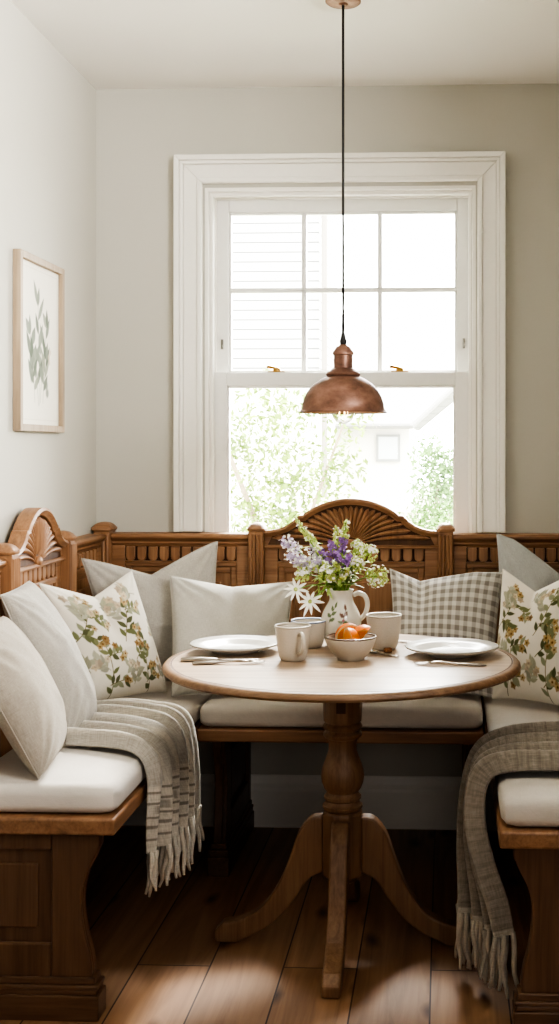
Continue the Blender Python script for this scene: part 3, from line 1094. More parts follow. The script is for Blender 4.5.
def plate(label, x, y, r):
    t = thing('dinner_plate', label, 'plate', (x, y, ZT))
    s = r / .125
    obj('plate_body', MB().lathe([(.0, .003), (.055 * s, .003), (.060 * s, .0), (.064 * s, .0), (.066 * s, .004), (.090 * s, .011), (r - .002, .0205), (r, .0235), (r - .002, .0265), (.094 * s, .018), (.078 * s, .0095), (.070 * s, .0075), (0, .0075)], 0, 0, 72), CER_W, t, smooth=True)
    obj('rim_line', MB().lathe([(r - .0005, .0232), (r + .0006, .0238), (r - .0018, .0262), (r - .003, .0254)], 0, 0, 72, closed=True), RIMG, t, smooth=True)
    return t
plate('white dinner plate with a knife and fork laid in front of it', -.572, 3.262, .122)
plate('white dinner plate near the gingham pillow with one fork', .018, 3.235, .126)

def cup_profile(h, r0, r1, bulge=0.0, th=.0035):
    out = [(r0 * .9, .0), (r0, .002)]
    for k in range(1, 10):
        s = k / 9
        out.append((r0 + (r1 - r0) * s ** .55 + bulge * math.sin(PI * s), .002 + (h - .002) * s))
    inn = [(r - th, max(z, .006)) for r, z in reversed(out[1:])]
    return out + [(r1 - th * .4, h + .0015)] + inn[0:] + [(0, .006)]
def mug(label, x, y, h, r0, r1, mat, rim, handle=None, name='mug'):
    t = thing(name, label, 'cup', (x, y, ZT))
    obj('cup_body', MB().lathe([(0, 0)] + cup_profile(h, r0, r1), 0, 0, 56), mat, t, smooth=True)
    obj('rim', MB().lathe([(r1 + .0006, h - .003), (r1 + .0008, h), (r1 - .001, h + .0022), (r1 - .0040, h), (r1 - .0040, h - .003)], 0, 0, 56, closed=True), rim, t, smooth=True)
    if handle is not None:
        ca, sa = math.cos(handle), math.sin(handle)
        pts = catmull([(r1 * .93, .80 * h), (r1 + .012, .84 * h), (r1 + .024, .70 * h), (r1 + .024, .48 * h), (r1 + .010, .30 * h), (r0 + .004, .22 * h)], 22)
        obj('handle', MB().tube([(p[0] * ca, p[0] * sa, p[1]) for p in pts], .0052, 10), mat, t, smooth=True)
    return t
mug('cream stoneware mug with a handle, standing between the plate and the bowl', -.398, 3.135, .090, .032, .047, CER, CER, -1.05)
mug('stoneware cup with slate blue rim and dark inside, standing behind the handled mug', -.380, 3.345, .074, .036, .050, CER, BLUE, None, 'tumbler')
mug('tall cream stoneware cup without handle, standing beside the jug', -.169, 3.325, .093, .034, .049, CER, CER, None, 'tumbler')

BX, BY = -.247, 3.150
bo = thing('bowl', 'small speckled bowl with brown rim holding orange pieces', 'bowl', (BX, BY, ZT))
obj('bowl_body', MB().lathe([(0, .004), (.026, .004), (.030, .0), (.034, .0), (.036, .006), (.050, .020), (.060, .036), (.0655, .052), (.067, .060), (.0655, .0615), (.0635, .060), (.060, .048), (.050, .028), (.034, .014), (0, .010)], 0, 0, 64), CER, bo, smooth=True)
obj('rim', MB().lathe([(.0665, .0575), (.0678, .0605), (.0655, .0625), (.0630, .0605), (.0632, .0590)], 0, 0, 64, closed=True), RIMB, bo, smooth=True)

PEEL = plain('orange_peel', hx('#de761c'), .42, 0, 260, .25, .08)
FLESH = plain('orange_flesh', hx('#e88b2c'), .3, 0, 120, .2, .12)
PITH = plain('orange_pith', hx('#dcbf8c'), .6, 0, 120, .1, .04)
def orange_piece(label, loc, rot, r, a0, a1, name):
    """a sphere sector of fruit between two angles about its axis"""
    t = thing(name, label, 'orange', loc)
    t.rotation_euler = rot
    n, m = 18, 12
    P = np.zeros((n + 1, m + 1, 3))
    for i in range(n + 1):
        a = a0 + (a1 - a0) * i / n
        for j in range(m + 1):
            b = -PI / 2 + PI * j / m
            P[i, j] = (r * math.cos(b) * math.cos(a), r * math.cos(b) * math.sin(a), r * math.sin(b))
    obj('peel', MB().grid(P), PEEL, t, smooth=True)
    fl, pt = MB(), MB()
    for a in (a0, a1):
        vs = [(0, 0, 0)] + [(.86 * r * math.cos(-PI / 2 + PI * j / 16) * math.cos(a), .86 * r * math.cos(-PI / 2 + PI * j / 16) * math.sin(a), .86 * r * math.sin(-PI / 2 + PI * j / 16)) for j in range(17)]
        fl.add(vs, [(0, j, j + 1) for j in range(1, 17)])
        A = [(.86 * r * math.cos(-PI / 2 + PI * j / 16) * math.cos(a), .86 * r * math.cos(-PI / 2 + PI * j / 16) * math.sin(a), .86 * r * math.sin(-PI / 2 + PI * j / 16)) for j in range(17)]
        Bq = [(r * math.cos(-PI / 2 + PI * j / 16) * math.cos(a), r * math.cos(-PI / 2 + PI * j / 16) * math.sin(a), r * math.sin(-PI / 2 + PI * j / 16)) for j in range(17)]
        pt.add(A + Bq, [(j, j + 1, 18 + j, 17 + j) for j in range(16)])
    obj('flesh', fl, FLESH, t)
    obj('pith', pt, PITH, t)
    return t
orange_piece('largest orange piece at the back of the bowl, peel upward', (BX - .008, BY + .026, ZT + .056), (.35, .25, .5), .036, 0, PI, 'orange_half')
orange_piece('orange wedge lying at the front of the bowl, cut side down', (BX - .006, BY - .022, ZT + .056), (1.3, .5, .3), .031, .2, 2.2, 'orange_wedge')
orange_piece('orange wedge leaning on the bowl rim beside the tall cup', (BX + .034, BY + .002, ZT + .060), (.8, -.5, 1.0), .031, .1, 2.2, 'orange_wedge')

# jug
JX, JY = -.292, 3.372
jug = thing('jug', 'cream glazed jug painted with sprigs, holding the flowers', 'jug', (JX, JY, ZT))
prof = [(.036, 0), (.040, .003), (.044, .012), (.052, .032), (.0565, .052), (.0570, .068), (.053, .088), (.044, .108), (.036, .122), (.0325, .134), (.0330, .146), (.0355, .155), (.0365, .158)]
pp = catmull(prof, 90)
n = 150
mb = MB().lathe([(max(p[0], 0), p[1]) for p in pp] + [(.0345, .158), (.030, .140), (.030, .120), (.034, .10)], 0, 0, n)
V = np.array(mb.v)
# pouring lip
aa = np.arctan2(V[:, 1], V[:, 0])
lip = np.exp(-((np.abs(np.angle(np.exp(1j * (aa - PI)))) / .35) ** 2)) * np.clip((V[:, 2] - .135) / .023, 0, 1) * .010
V[:, 0] -= lip
mb.v = [tuple(p) for p in V]
P = Paint((np.angle(np.exp(1j * (aa + PI / 2)))) * .055, V[:, 2], hx('#c9c3b5', 0))
gl, br = hx('#5f6b4a', 0), hx('#6e4f43', 0)
P.stroke([(-.030, .070), (-.026, .092), (-.016, .116)], .0018, gl, .001)
for lx, lz, la in ((-.027, .086, 2.5), (-.026, .092, .5), (-.018, .110, 1.3), (-.029, .076, .4), (-.022, .102, 2.2)):
    P.leaf(lx, lz, .019, .010, la, gl, .001)
P.stroke([(.010, .070), (.014, .090), (.022, .108)], .0018, br, .001)
for lx, lz, la in ((.013, .086, 2.4), (.014, .089, .8), (.020, .104, 1.5)):
    P.leaf(lx, lz, .018, .011, la, br, .001)
P.dot(.012, .076, .0055, hx('#955450', 0), .001); P.leaf(.010, .072, .015, .008, .1, gl, .001); P.leaf(.010, .072, .015, .008, 2.9, gl, .001)
mb.col = P.c
JUGM = vcol('painted_jug_glaze', .22, .5, .3, .35)
obj('jug_body', mb, JUGM, jug, smooth=True)
hp = catmull([(.034, .142), (.050, .147), (.068, .138), (.074, .115), (.068, .090), (.052, .072)], 26)
hm = MB().tube([(p[0], .004, p[1]) for p in hp], [.0052] * 26, 12, 1.3)
hm.col = np.tile(np.array(hx('#c9c3b5', 0)), (len(hm.v), 1))
obj('handle', hm, JUGM, jug, smooth=True)

# cutlery
def loft(mb, st, flat=True):
    """st: (x, y, z, halfwidth, halfthick) stations along x"""
    m = 10
    vs, fs = [], []
    for x, y, z, hw, ht in st:
        for k in range(m):
            a = 2 * PI * k / m
            ex = .7
            vs.append((x, y + hw * math.copysign(abs(math.cos(a)) ** ex, math.cos(a)), z + ht * math.copysign(abs(math.sin(a)) ** ex, math.sin(a))))
    for i in range(len(st) - 1):
        for k in range(m):
            fs.append((i * m + k, i * m + (k + 1) % m, (i + 1) * m + (k + 1) % m, (i + 1) * m + k))
    fs += [tuple(range(m - 1, -1, -1)), tuple((len(st) - 1) * m + k for k in range(m))]
    mb.add(vs, fs)
def fork(label, x, y, rz, thick=1.0):
    t = thing('fork', label, 'fork', (x, y, ZT), rz)
    h = MB()
    loft(h, [(-.088, 0, .003, .003, .0015), (-.084, 0, .0035, .0085 * thick, .0022 * thick), (-.04, 0, .0045, .0060 * thick, .0026 * thick), (.0, 0, .0060, .0034, .0020), (.030, 0, .010, .0030, .0016), (.045, 0, .0095, .0080, .0013), (.056, 0, .0075, .0115, .0011)])
    obj('handle', h, STEEL, t, smooth=True)
    tn = MB()
    for k in range(4):
        yy = (k - 1.5) * .0062
        loft(tn, [(.054, yy, .0078, .0022, .001), (.07, yy, .0050, .0018, .001), (.085, yy, .0045, .0016, .0009), (.097, yy * .96, .0062, .0006, .0006)])
    obj('tines', tn, STEEL, t, smooth=True)
    return t
def knife(label, x, y, rz, thick=1.0):
    t = thing('table_knife', label, 'knife', (x, y, ZT), rz)
    h = MB()
    loft(h, [(-.098, 0, .005, .003, .002), (-.094, 0, .005, .0085 * thick, .0035 * thick), (-.05, 0, .005, .0072 * thick, .0036 * thick), (-.006, 0, .005, .0058, .0034), (0, 0, .005, .004, .0022)])
    obj('handle', h, STEEL, t, smooth=True)
    b = MB()
    loft(b, [(0, 0, .005, .004, .0014), (.012, .001, .005, .0080, .0010), (.06, .001, .005, .0092, .0009), (.095, .003, .005, .0065, .0008), (.108, .006, .005, .0015, .0006)])
    obj('blade', b, STEEL, t, smooth=True)
    return t
fork('pewter fork lying in front of the plate with the knife', -.560, 3.070, .13, 1.7)
knife('table knife lying between its plate and the pewter fork', -.590, 3.108, .04, 1.7)
fork('slim silver fork lying in front of the plate by the gingham pillow', .018, 3.072, PI - .06)
knife('silver knife lying just behind the plate by the gingham pillow', -.055, 3.405, 2.65)
sp = thing('spoon', 'small teaspoon with wooden-looking tip lying between bowl and tall cup', 'spoon', (-.172, 3.225, ZT), 2.4)
s1 = MB(); loft(s1, [(-.065, 0, .003, .003, .0015), (-.06, 0, .003, .0055, .002), (-.01, 0, .0045, .003, .0018), (.012, 0, .006, .0025, .0016)])
obj('handle', s1, STEEL, sp, smooth=True)
s2 = MB(); s2.ball((.032, 0, .006), .012, 14, 8, (1.5, 1, .38)); obj('spoon_bowl', s2, STEEL, sp, smooth=True)
sp['label'] = 'small teaspoon lying between the orange bowl and the tall cup'
CRUMB = plain('baked_crust', hx('#6d4526'), .8, 0, 160, .6, .25)
bk = MB(); bk.box(-.011, .011, -.008, .008, 0, .013)
o = obj('biscuit', bk, CRUMB, None, bevel=.004, seg=3, loc=(-.172, 3.262, ZT))
o.rotation_euler = (0, 0, .3)
tag(o, 'tiny brown biscuit piece beside the foot of the tall cup', 'biscuit')
o.location = (-.155, 3.262, ZT)

# ------------------------------------------------------------------ flowers
GREEN = plain('stem_green', hx('#6f8a3f'), .55, 0, 60, .1, .2)
LEAFG = plain('leaf_green', hx('#a3b866'), .5, 0, 60, .1, .25)
LEAFD = plain('dark_leaf_green', hx('#6b8840'), .5, 0, 60, .1, .2)
BUDG = plain('bud_yellow_green', hx('#b3bf6c'), .6, 0, 90, .1, .15)
PURP = plain('violet_petal', hx('#8a669f'), .6, 0, 90, .1, .25)
LILAC = plain('pale_lilac_petal', hx('#b9abc2'), .6, 0, 90, .1, .2)
WHITEP = plain('white_petal', hx('#f1efe6'), .6, 0, 90, .1, .04)
for m_ in (LEAFG, PURP, LILAC, WHITEP, BUDG):
    p_ = m_.node_tree.nodes['Principled BSDF']
    p_.inputs['Subsurface Weight'].default_value = .25
    p_.inputs['Subsurface Radius'].default_value = (.004, .004, .004)
MOUTH = np.array([JX, JY, ZT + .150])
def leaf_blade(mb, p, d, L, W, droop=.3, up=(0, 0, 1)):
    p, d = np.array(p, float), np.array(d, float)
    d /= np.linalg.norm(d)
    side = np.cross(d, up)
    if np.linalg.norm(side) < 1e-3: side = np.cross(d, (1, 0, 0))
    side /= np.linalg.norm(side)
    nn = np.cross(side, d)
    G = np.zeros((7, 3, 3))
    for i in range(7):
        s = i / 6
        w = W * math.sin(PI * min(1, s * .95 + .03)) ** .8 * .5
        c = p + d * L * s - np.array([0, 0, 1]) * droop * L * s * s
        G[i, 0], G[i, 1], G[i, 2] = c - side * w + nn * w * .3, c, c + side * w + nn * w * .3
    mb.grid(G)
def rnd_dir():
    v = rng.normal(size=3)
    return v / np.linalg.norm(v)
def floret(mb, c, r, n=5, ax=None, pet=.8):
    ax = rnd_dir() if ax is None else np.array(ax) / np.linalg.norm(ax)
    a = np.cross(ax, (.3, .5, .8)); a /= np.linalg.norm(a)
    b = np.cross(ax, a)
    ph = rng.random() * 6
    for k in range(n):
        t = ph + 2 * PI * k / n
        d = a * math.cos(t) + b * math.sin(t)
        q = np.cross(ax, d)
        w = r * pet * .5
        mb.add([c, c + d * r * .55 + q * w + ax * r * .15, c + d * r + ax * r * .05, c + d * r * .55 - q * w + ax * r * .15], [(0, 1, 2, 3)])
def stem_to(tip, bow=.012):
    tip = np.array(tip)
    st = MOUTH + np.array([rng.uniform(-.016, .016), rng.uniform(-.016, .016), -.075])
    mo = MOUTH + np.array([np.clip((tip[0] - MOUTH[0]) * .25, -.02, .02), np.clip((tip[1] - MOUTH[1]) * .25, -.02, .02), .01])
    mid = mo * .5 + tip * .5 + np.array([0, 0, bow])
    return catmull([st, mo, mid, tip], 14)
def flower_at(px, py, dy=0.0):
    """point over the table seen at that spot of the bouquet (bouquet-local: 1 unit = its width and height)"""
    Y = JY + dy
    x = JX + (px - 343.5) / 352.0
    z = ZT + .158 + (590 - py) / 352.0
    return np.array([x, Y, z])
def make(name, label, tip, kind, group=None, size=1.0):
    t = thing(name, label, 'flower', (JX, JY, ZT + .07), 0, group)
    off = -np.array([JX, JY, ZT + .07])
    S = stem_to(tip)
    sm = MB().tube(S + off, [.0022] * 10 + [.0016] * 4, 6)
    obj('stem', sm, GREEN, t, smooth=True)
    axis = (S[-1] - S[-3]); axis /= np.linalg.norm(axis)
    lf = MB()
    for k in range(4):
        i = rng.integers(5, 12)
        d = rnd_dir() * np.array([1, .7, .5]) + axis * .6
        leaf_blade(lf, S[i] + off, d, rng.uniform(.022, .04), rng.uniform(.008, .014), .25)
    if kind != 'leaf':
        obj('foliage', lf, LEAFG, t, smooth=True)
    T_ = S[-1] + off
    if kind in ('violet', 'lilac'):
        bl = MB()
        L = .055 * size
        for k in range(int(60 * size)):
            s = rng.random()
            c = T_ - axis * L * (s - .25) + rnd_dir() * (.005 + .014 * rng.random() * (1 - abs(s - .45)))
            floret(bl, c, rng.uniform(.0045, .0070), 5, rnd_dir() * .6 + np.array([0, -.7, .3]))
        obj('blossom', bl, PURP if kind == 'violet' else LILAC, t)
        if kind == 'lilac':
            b2 = MB()
            for k in range(40):
                s = rng.random()
                floret(b2, T_ - axis * L * (s - .25) + rnd_dir() * .019, .0048, 5)
            obj('pale_floret', b2, WHITEP, t)
    elif kind == 'umbel':
        bl, pd = MB(), MB()
        r = .027 * size
        for k in range(52):
            d = rnd_dir()
            if d[2] < 0 and size < 1.1: d[2] *= -.6
            c = T_ + d * r * rng.uniform(.85, 1.05)
            floret(bl, c, .0052, 5, d)
            if k % 2 == 0: pd.tube([T_ - axis * .012, T_ + d * r * .5, c], .0007, 4)
        obj('pedicel', pd, LEAFG, t)
        obj('blossom', bl, WHITEP, t)
        b3 = MB()
        for k in range(60):
            d = rnd_dir()
            b3.ball(T_ + d * r * rng.uniform(.6, 1.02), .0034, 6, 4)
        obj('bud', b3, BUDG, t, smooth=True)
    elif kind == 'star':
        bl, ct = MB(), MB()
        ax = np.array([-.15, -1, .15]); ax /= np.linalg.norm(ax)
        a = np.cross(ax, (0, 0, 1)); a /= np.linalg.norm(a); b = np.cross(a, ax)
        for k in range(10):
            th = 2 * PI * k / 10 + rng.uniform(-.12, .12)
            d = a * math.cos(th) + b * math.sin(th) + ax * rng.uniform(.05, .3)
            leaf_blade(bl, T_, d, .036 * size * rng.uniform(.85, 1.1), .0080 * size, .12, ax)
        ct.ball(T_ + ax * .003, .006, 10, 6, (1, .6, 1))
        obj('petal', bl, WHITEP, t, smooth=True)
        obj('centre', ct, BUDG, t, smooth=True)
    elif kind == 'buds':
        bl = MB()
        L = .06 * size
        for k in range(int(34 * size)):
            s = k / (34 * size)
            d = rnd_dir() * np.array([1, 1, .4])
            bl.ball(T_ - axis * L * (s - .15) + d * (.003 + .010 * s), .0026 + .0022 * s, 6, 4, (1, 1, 1.5))
        obj('bud', bl, BUDG, t, smooth=True)
        b2 = MB()
        for k in range(16):
            floret(b2, T_ - axis * L * rng.random() * .9 + rnd_dir() * .011, .0055, 5)
        obj('blossom', b2, WHITEP, t)
    elif kind == 'leaf':
        for k in range(9):
            i = 5 + k
            d = rnd_dir() * np.array([1, .8, .4]) + axis * .5
            leaf_blade(lf, S[min(i, 13)] + off, d, rng.uniform(.028, .048), rng.uniform(.010, .017), .2)
        obj('foliage', lf, LEAFD if rng.random() < .5 else LEAFG, t, smooth=True)
    return t
VG, VL = 'violet flower spikes in the jug', 'violet flower spike bunched in the middle of the jug of flowers'
for px, py, dy in ((336, 547, -.03), (345, 543, .01), (328, 555, -.03), (351, 559, -.055), (342, 555, -.055)):
    make('violet_stock', VL, flower_at(px, py, dy), 'violet', VG, .68)
LG_, LL = 'pale lilac sprays in the jug', 'pale lilac and white spray on the outer side of the flowers in the jug'
for px, py, dy in ((291, 544, -.01), (296, 558, -.03), (307, 560, -.05), (320, 562, -.04), (315, 551, .02)):
    make('lilac_spray', LL, flower_at(px, py, dy), 'lilac', LG_, .8)
make('budding_sprig', 'tallest green budding sprig, reaching far out on the plate-and-mug side of the jug', flower_at(300, 522, .0), 'buds', None, 1.25)
make('budding_sprig', 'short green budding sprig behind the tallest one', flower_at(311, 537, .03), 'buds', None, .9)
make('budding_sprig', 'upright pale budding sprig rising above the violet spikes in the jug', flower_at(338, 531, .02), 'buds', None, .9)
make('budding_sprig', 'upright pale budding sprig with highest tip in the middle of the bouquet', flower_at(347, 525, .04), 'buds', None, .8)
make('white_umbel', 'round white flower head hanging lowest, over the jug handle', flower_at(380, 576, -.02), 'umbel', None, 1.25)
make('white_umbel', 'greenish white flower head above the lowest round one', flower_at(371, 554, .0), 'umbel', None, 1.0)
make('white_umbel', 'greenish white flower head close beside the violet spikes', flower_at(360, 564, -.03), 'umbel', None, .85)
make('white_umbel', 'small greenish white flower head at the back of the bouquet', flower_at(359, 549, .04), 'umbel', None, .75)
make('white_umbel', 'greenish white flower head low among the leaves at the jug mouth', flower_at(331, 572, -.06), 'umbel', None, .85)
make('white_umbel', 'greenish white flower head above the white star flowers', flower_at(307, 574, -.03), 'umbel', None, .9)
make('star_flower', 'white pointed-petal flower drooping lowest over the blue-rimmed cup', flower_at(315, 600, -.05), 'star', None, 1.1)
make('star_flower', 'white pointed-petal flower farthest out from the jug, just above its twin', flower_at(300, 589, -.03), 'star', None, 1.0)
BG_, BL_ = 'green filler sprigs in the jug', 'fine green and white filler sprig tucked between the bigger blooms in the jug'
for px, py, dy in ((321, 548, -.02), (328, 562, -.06), (340, 562, -.07), (352, 568, -.06), (314, 562, -.05), (356, 557, .0), (334, 576, -.07), (347, 576, -.07)):
    make('filler_sprig', BL_, flower_at(px, py, dy), 'buds', BG_, .62)
LFG, LFL = 'leafy green stems in the jug', 'leafy green stem filling the bouquet at the jug mouth'
for px, py, dy in ((328, 570, -.04), (345, 568, -.05), (338, 561, .03), (354, 571, -.02), (320, 566, .03), (366, 566, .03), (311, 570, .03), (345, 556, .04), (340, 566, -.06), (350, 564, -.06)):
    make('leafy_stem', LFL, flower_at(px, py, dy), 'leaf', LFG)

# ------------------------------------------------------------------ pendant lamp
PX_, PY_ = -.280, 3.300
pen = thing('pendant_lamp', 'copper dome pendant lamp hanging on a black cord over the table', 'lamp', (PX_, PY_, ZC))
def copper_mat():
    m, nt, N, L, p = new_mat('aged_copper')
    f = noise(N, L, coords(N, L, (1, 1, 1.6)), 14, 6, .65)
    c = ramp(N, L, f, [(.3, hx('#553d33')), (.5, hx('#7b5a4b')), (.72, hx('#987566'))])
    L.new(c, p.inputs['Base Color'])
    f2 = noise(N, L, coords(N, L, (1, 1, 1)), 30, 4)
    mr = N.new('ShaderNodeMapRange'); mr.inputs['To Min'].default_value = .32; mr.inputs['To Max'].default_value = .6
    L.new(f2, mr.inputs['Value']); L.new(mr.outputs[0], p.inputs['Roughness'])
    setp(p, Metallic=.55)
    bump(N, L, p, f2, .08, .002)
    return m
COPPER = copper_mat()
INNER = plain('shade_inside_enamel', hx('#d9b9a0'), .5, 0, 30, .05, .06)
zr = 1.400 - ZC
dome = []
for k in range(19):
    a = PI / 2 * k / 18
    dome.append((.1140 * math.cos(a) ** .92 if k < 18 else .0, zr + .004 + .103 * math.sin(a)))
outer = [(.1205, zr), (.1215, zr + .002), (.1185, zr + .0045)] + [(r_, z_) for r_, z_ in dome[1:] if r_ > .034] + [(.034, zr + .106)]
inner = [(.032, zr + .103)] + [(r_ - .0025, z_ - .002) for r_, z_ in reversed(dome[1:]) if r_ > .036] + [(.1165, zr + .002)]
obj('shade', MB().lathe(outer, 0, 0, 72), COPPER, pen, smooth='angle')
me_ = pen.children[0].data
bm = bmesh.new(); bm.from_mesh(me_)
bmesh.ops.delete(bm, geom=[f for f in bm.faces if len(f.verts) > 4], context='FACES'); bm.to_mesh(me_); bm.free()
ml = MB().lathe(inner[::-1], 0, 0, 72)
li_ = obj('shade_lining', ml, INNER, pen.children[0], smooth=True)
bm = bmesh.new(); bm.from_mesh(li_.data)
bmesh.ops.delete(bm, geom=[f for f in bm.faces if len(f.verts) > 4], context='FACES'); bm.to_mesh(li_.data); bm.free()
z0 = zr + .100
obj('socket_cap', MB().lathe([(.030, z0), (.046, z0 + .001), (.048, z0 + .006), (.045, z0 + .011), (.038, z0 + .014), (.034, z0 + .019), (.0275, z0 + .023), (.0260, z0 + .028), (.0260, z0 + .058), (.029, z0 + .060), (.029, z0 + .066), (.026, z0 + .070), (.020, z0 + .080), (.010, z0 + .086), (.007, z0 + .090)], 0, 0, 40), COPPER, pen, smooth='angle')
obj('cord_grip', MB().lathe([(.007, z0 + .086), (.009, z0 + .090), (.010, z0 + .098), (.007, z0 + .106), (.0055, z0 + .116), (.003, z0 + .122)], 0, 0, 20), BLACK, pen, smooth=True)
obj('cord', MB().tube([(0, 0, z0 + .115), (0, 0, -.5), (0, 0, -.022)], .0038, 10), BLACK, pen, smooth=True)
obj('ceiling_rose', MB().lathe([(.010, -.030), (.014, -.026), (.044, -.024), (.049, -.020), (.050, -.001), (.0, -.0005)], 0, 0, 48), COPPER, pen, smooth='angle')
def bulb_mat():
    m, nt, N, L, p = new_mat('clear_bulb_glass')
    N.remove(p)
    tr = N.new('ShaderNodeBsdfTransparent'); tr.inputs['Color'].default_value = (.95, .92, .86, 1)
    gl = N.new('ShaderNodeBsdfGlossy'); gl.inputs['Roughness'].default_value = .05
    lw = N.new('ShaderNodeLayerWeight'); lw.inputs['Blend'].default_value = .35
    mx = N.new('ShaderNodeMixShader')
    L.new(lw.outputs['Facing'], mx.inputs[0]); L.new(tr.outputs[0], mx.inputs[1]); L.new(gl.outputs[0], mx.inputs[2])
    L.new(mx.outputs[0], N['Material Output'].inputs['Surface'])
    return m
bulb = obj('bulb', MB().lathe([(.0, zr - .030), (.010, zr - .029), (.020, zr - .024), (.028, zr - .014), (.031, zr - .002), (.029, zr + .012), (.021, zr + .030), (.014, zr + .046), (.013, zr + .075)], 0, 0, 32), bulb_mat(), pen, smooth=True)
fm, nt, N, L, p = new_mat('warm_filament')
p.inputs['Emission Color'].default_value = (1, .62, .3, 1)
p.inputs['Emission Strength'].default_value = 6
fil = MB()
for k in range(5):
    a = 2 * PI * k / 5
    fil.tube([(.004 * math.cos(a), .004 * math.sin(a), zr + .05), (.014 * math.cos(a), .014 * math.sin(a), zr - .008), (.006 * math.cos(a + .6), .006 * math.sin(a + .6), zr + .04)], .0006, 5)
obj('filament', fil, fm, bulb)

# ------------------------------------------------------------------ framed print
FY0, FY1, FZ0, FZ1 = 3.318, 3.708, 1.352, 1.862
pic = thing('picture_frame', 'framed botanical print of grey-green stems hanging on the wall above the bench', 'picture', (XL, (FY0 + FY1) / 2, (FZ0 + FZ1) / 2))
FO = -Vector(pic.location)
FRW = wood('limed_frame_wood', hx('#84715c'), hx('#a8957e'), hx('#beae98'), 2, .55)
f = MB()
fw, fd = .020, .024
f.prism([(FY0, FZ0), (FY0 + fw, FZ0 + fw), (FY0 + fw, FZ1 - fw), (FY0, FZ1)], XL + .001, XL + fd, 'yz')
f.prism([(FY1, FZ0), (FY1, FZ1), (FY1 - fw, FZ1 - fw), (FY1 - fw, FZ0 + fw)], XL + .001, XL + fd, 'yz')
f.prism([(FY0, FZ0), (FY1, FZ0), (FY1 - fw, FZ0 + fw), (FY0 + fw, FZ0 + fw)], XL + .001, XL + fd, 'yz')
f.prism([(FY0, FZ1), (FY0 + fw, FZ1 - fw), (FY1 - fw, FZ1 - fw), (FY1, FZ1)], XL + .001, XL + fd, 'yz')
obj('frame', f.shift(FO), FRW, pic, bevel=.0015)
ny, nz = 150, 190
yy, zz = np.meshgrid(np.linspace(FY0 + fw, FY1 - fw, ny), np.linspace(FZ0 + fw, FZ1 - fw, nz), indexing='ij')
g = np.stack([np.full_like(yy, XL + .010), yy, zz], -1)
pm = MB().grid(g)
u_, v_ = (yy.ravel() - FY0) / (FY1 - FY0), (zz.ravel() - FZ0) / (FY1 - FY0)
P = Paint(u_, v_, hx('#e9e4d8', 0))
r = random.Random(4)
gg = [hx('#717a6c', 0), hx('#616b5c', 0), hx('#7f8678', 0), hx('#8c9080', 0)]
H = (FZ1 - FZ0) / (FY1 - FY0)
for x0, x1, z0_, z1_ in ((.50, .47, .20, .95), (.52, .68, .22, .80), (.48, .30, .20, .72), (.40, .33, .22, .55), (.58, .66, .22, .55)):
    pts = [(x0 + (x1 - x0) * s ** 1.4, z0_ + (z1_ - z0_) * s) for s in np.linspace(0, 1, 8)]
    P.stroke(pts, .006, gg[1], .004, .8)
    for i in range(2, 8):
        sd = 1 if i % 2 else -1
        P.leaf(*pts[i], r.uniform(.15, .23), r.uniform(.055, .085), PI / 2 + sd * r.uniform(.35, .75), r.choice(gg), .008, .9)
    P.leaf(*pts[-1], .15, .055, PI / 2 + r.uniform(-.2, .2), r.choice(gg), .008, .95)
for x, y in ((.34, .40), (.42, .44), (.66, .36), (.68, .30), (.52, .62)):
    P.dot(x, y, .035, gg[0], .02, .8)
for x, y in ((.72, .58), (.75, .62), (.73, .54)):
    P.dot(x, y, .02, hx('#cdbba6', 0), .02, .8)
P.stroke([(.09, .09), (.91, .09), (.91, H - .09), (.09, H - .09), (.09, .09)], .004, hx('#d5cfc2', 0), .004, .8)
pm.col = P.c
obj('print', pm.shift(FO), vcol('printed_paper', .8, .2), pic)
obj('backing_board', MB().box(XL + .002, XL + .008, FY0 + .005, FY1 - .005, FZ0 + .005, FZ1 - .005).shift(FO), W_Z, pic)

# ------------------------------------------------------------------ outside the window
SIDING = None
def siding_mat(name, col, pitch, dark):
    m, nt, N, L, p = new_mat(name)
    tc = N.new('ShaderNodeTexCoord')
    sx = N.new('ShaderNodeSeparateXYZ')
    L.new(tc.outputs['Object'], sx.inputs[0])
    md = N.new('ShaderNodeMath'); md.operation = 'DIVIDE'; md.inputs[1].default_value = pitch
    L.new(sx.outputs['Z'], md.inputs[0])
    fr = N.new('ShaderNodeMath'); fr.operation = 'FRACT'
    L.new(md.outputs[0], fr.inputs[0])
    c = ramp(N, L, fr.outputs[0], [(0, dark), (.10, dark), (.16, col), (1, col)])
    n_ = noise(N, L, coords(N, L, (1, 1, 6)), 1.5, 3)
    k = ramp(N, L, n_, [(.3, (.93, .93, .93, 1)), (.7, (1, 1, 1, 1))])
    L.new(mixc(N, L, 1.0, c, k, 'MULTIPLY'), p.inputs['Base Color'])
    setp(p, Roughness=.8)
    return m
lawn_m = plain('lawn_green', hx('#8c8d78'), .9, 0, 4, .3, .2)
lw_ = struct('ground_outside', MB().box(-30, 30, YB + .3, 60, -.45, -.35), lawn_m)
HA = thing('neighbour_house', 'pale clapboard house wall filling the upper panes', 'house', (-4.0, 14, -.35))
s_m = siding_mat('pale_clapboard', hx('#8f8f8d'), .113, hx('#3c3c3d'))
wall_h = MB().prism([(-4, 2.55), (2.53, 2.55), (2.53, 5.2), (-4, 5.2)], 0, 2.4, 'xz')
obj('clapboard_wall', wall_h, s_m, HA)
obj('plain_wall', MB().box(-4, 2.5, .02, 2.38, 0, 2.55), plain('pale_render', hx('#aeaba4'), .9, 0, 5, .05, .03), HA)
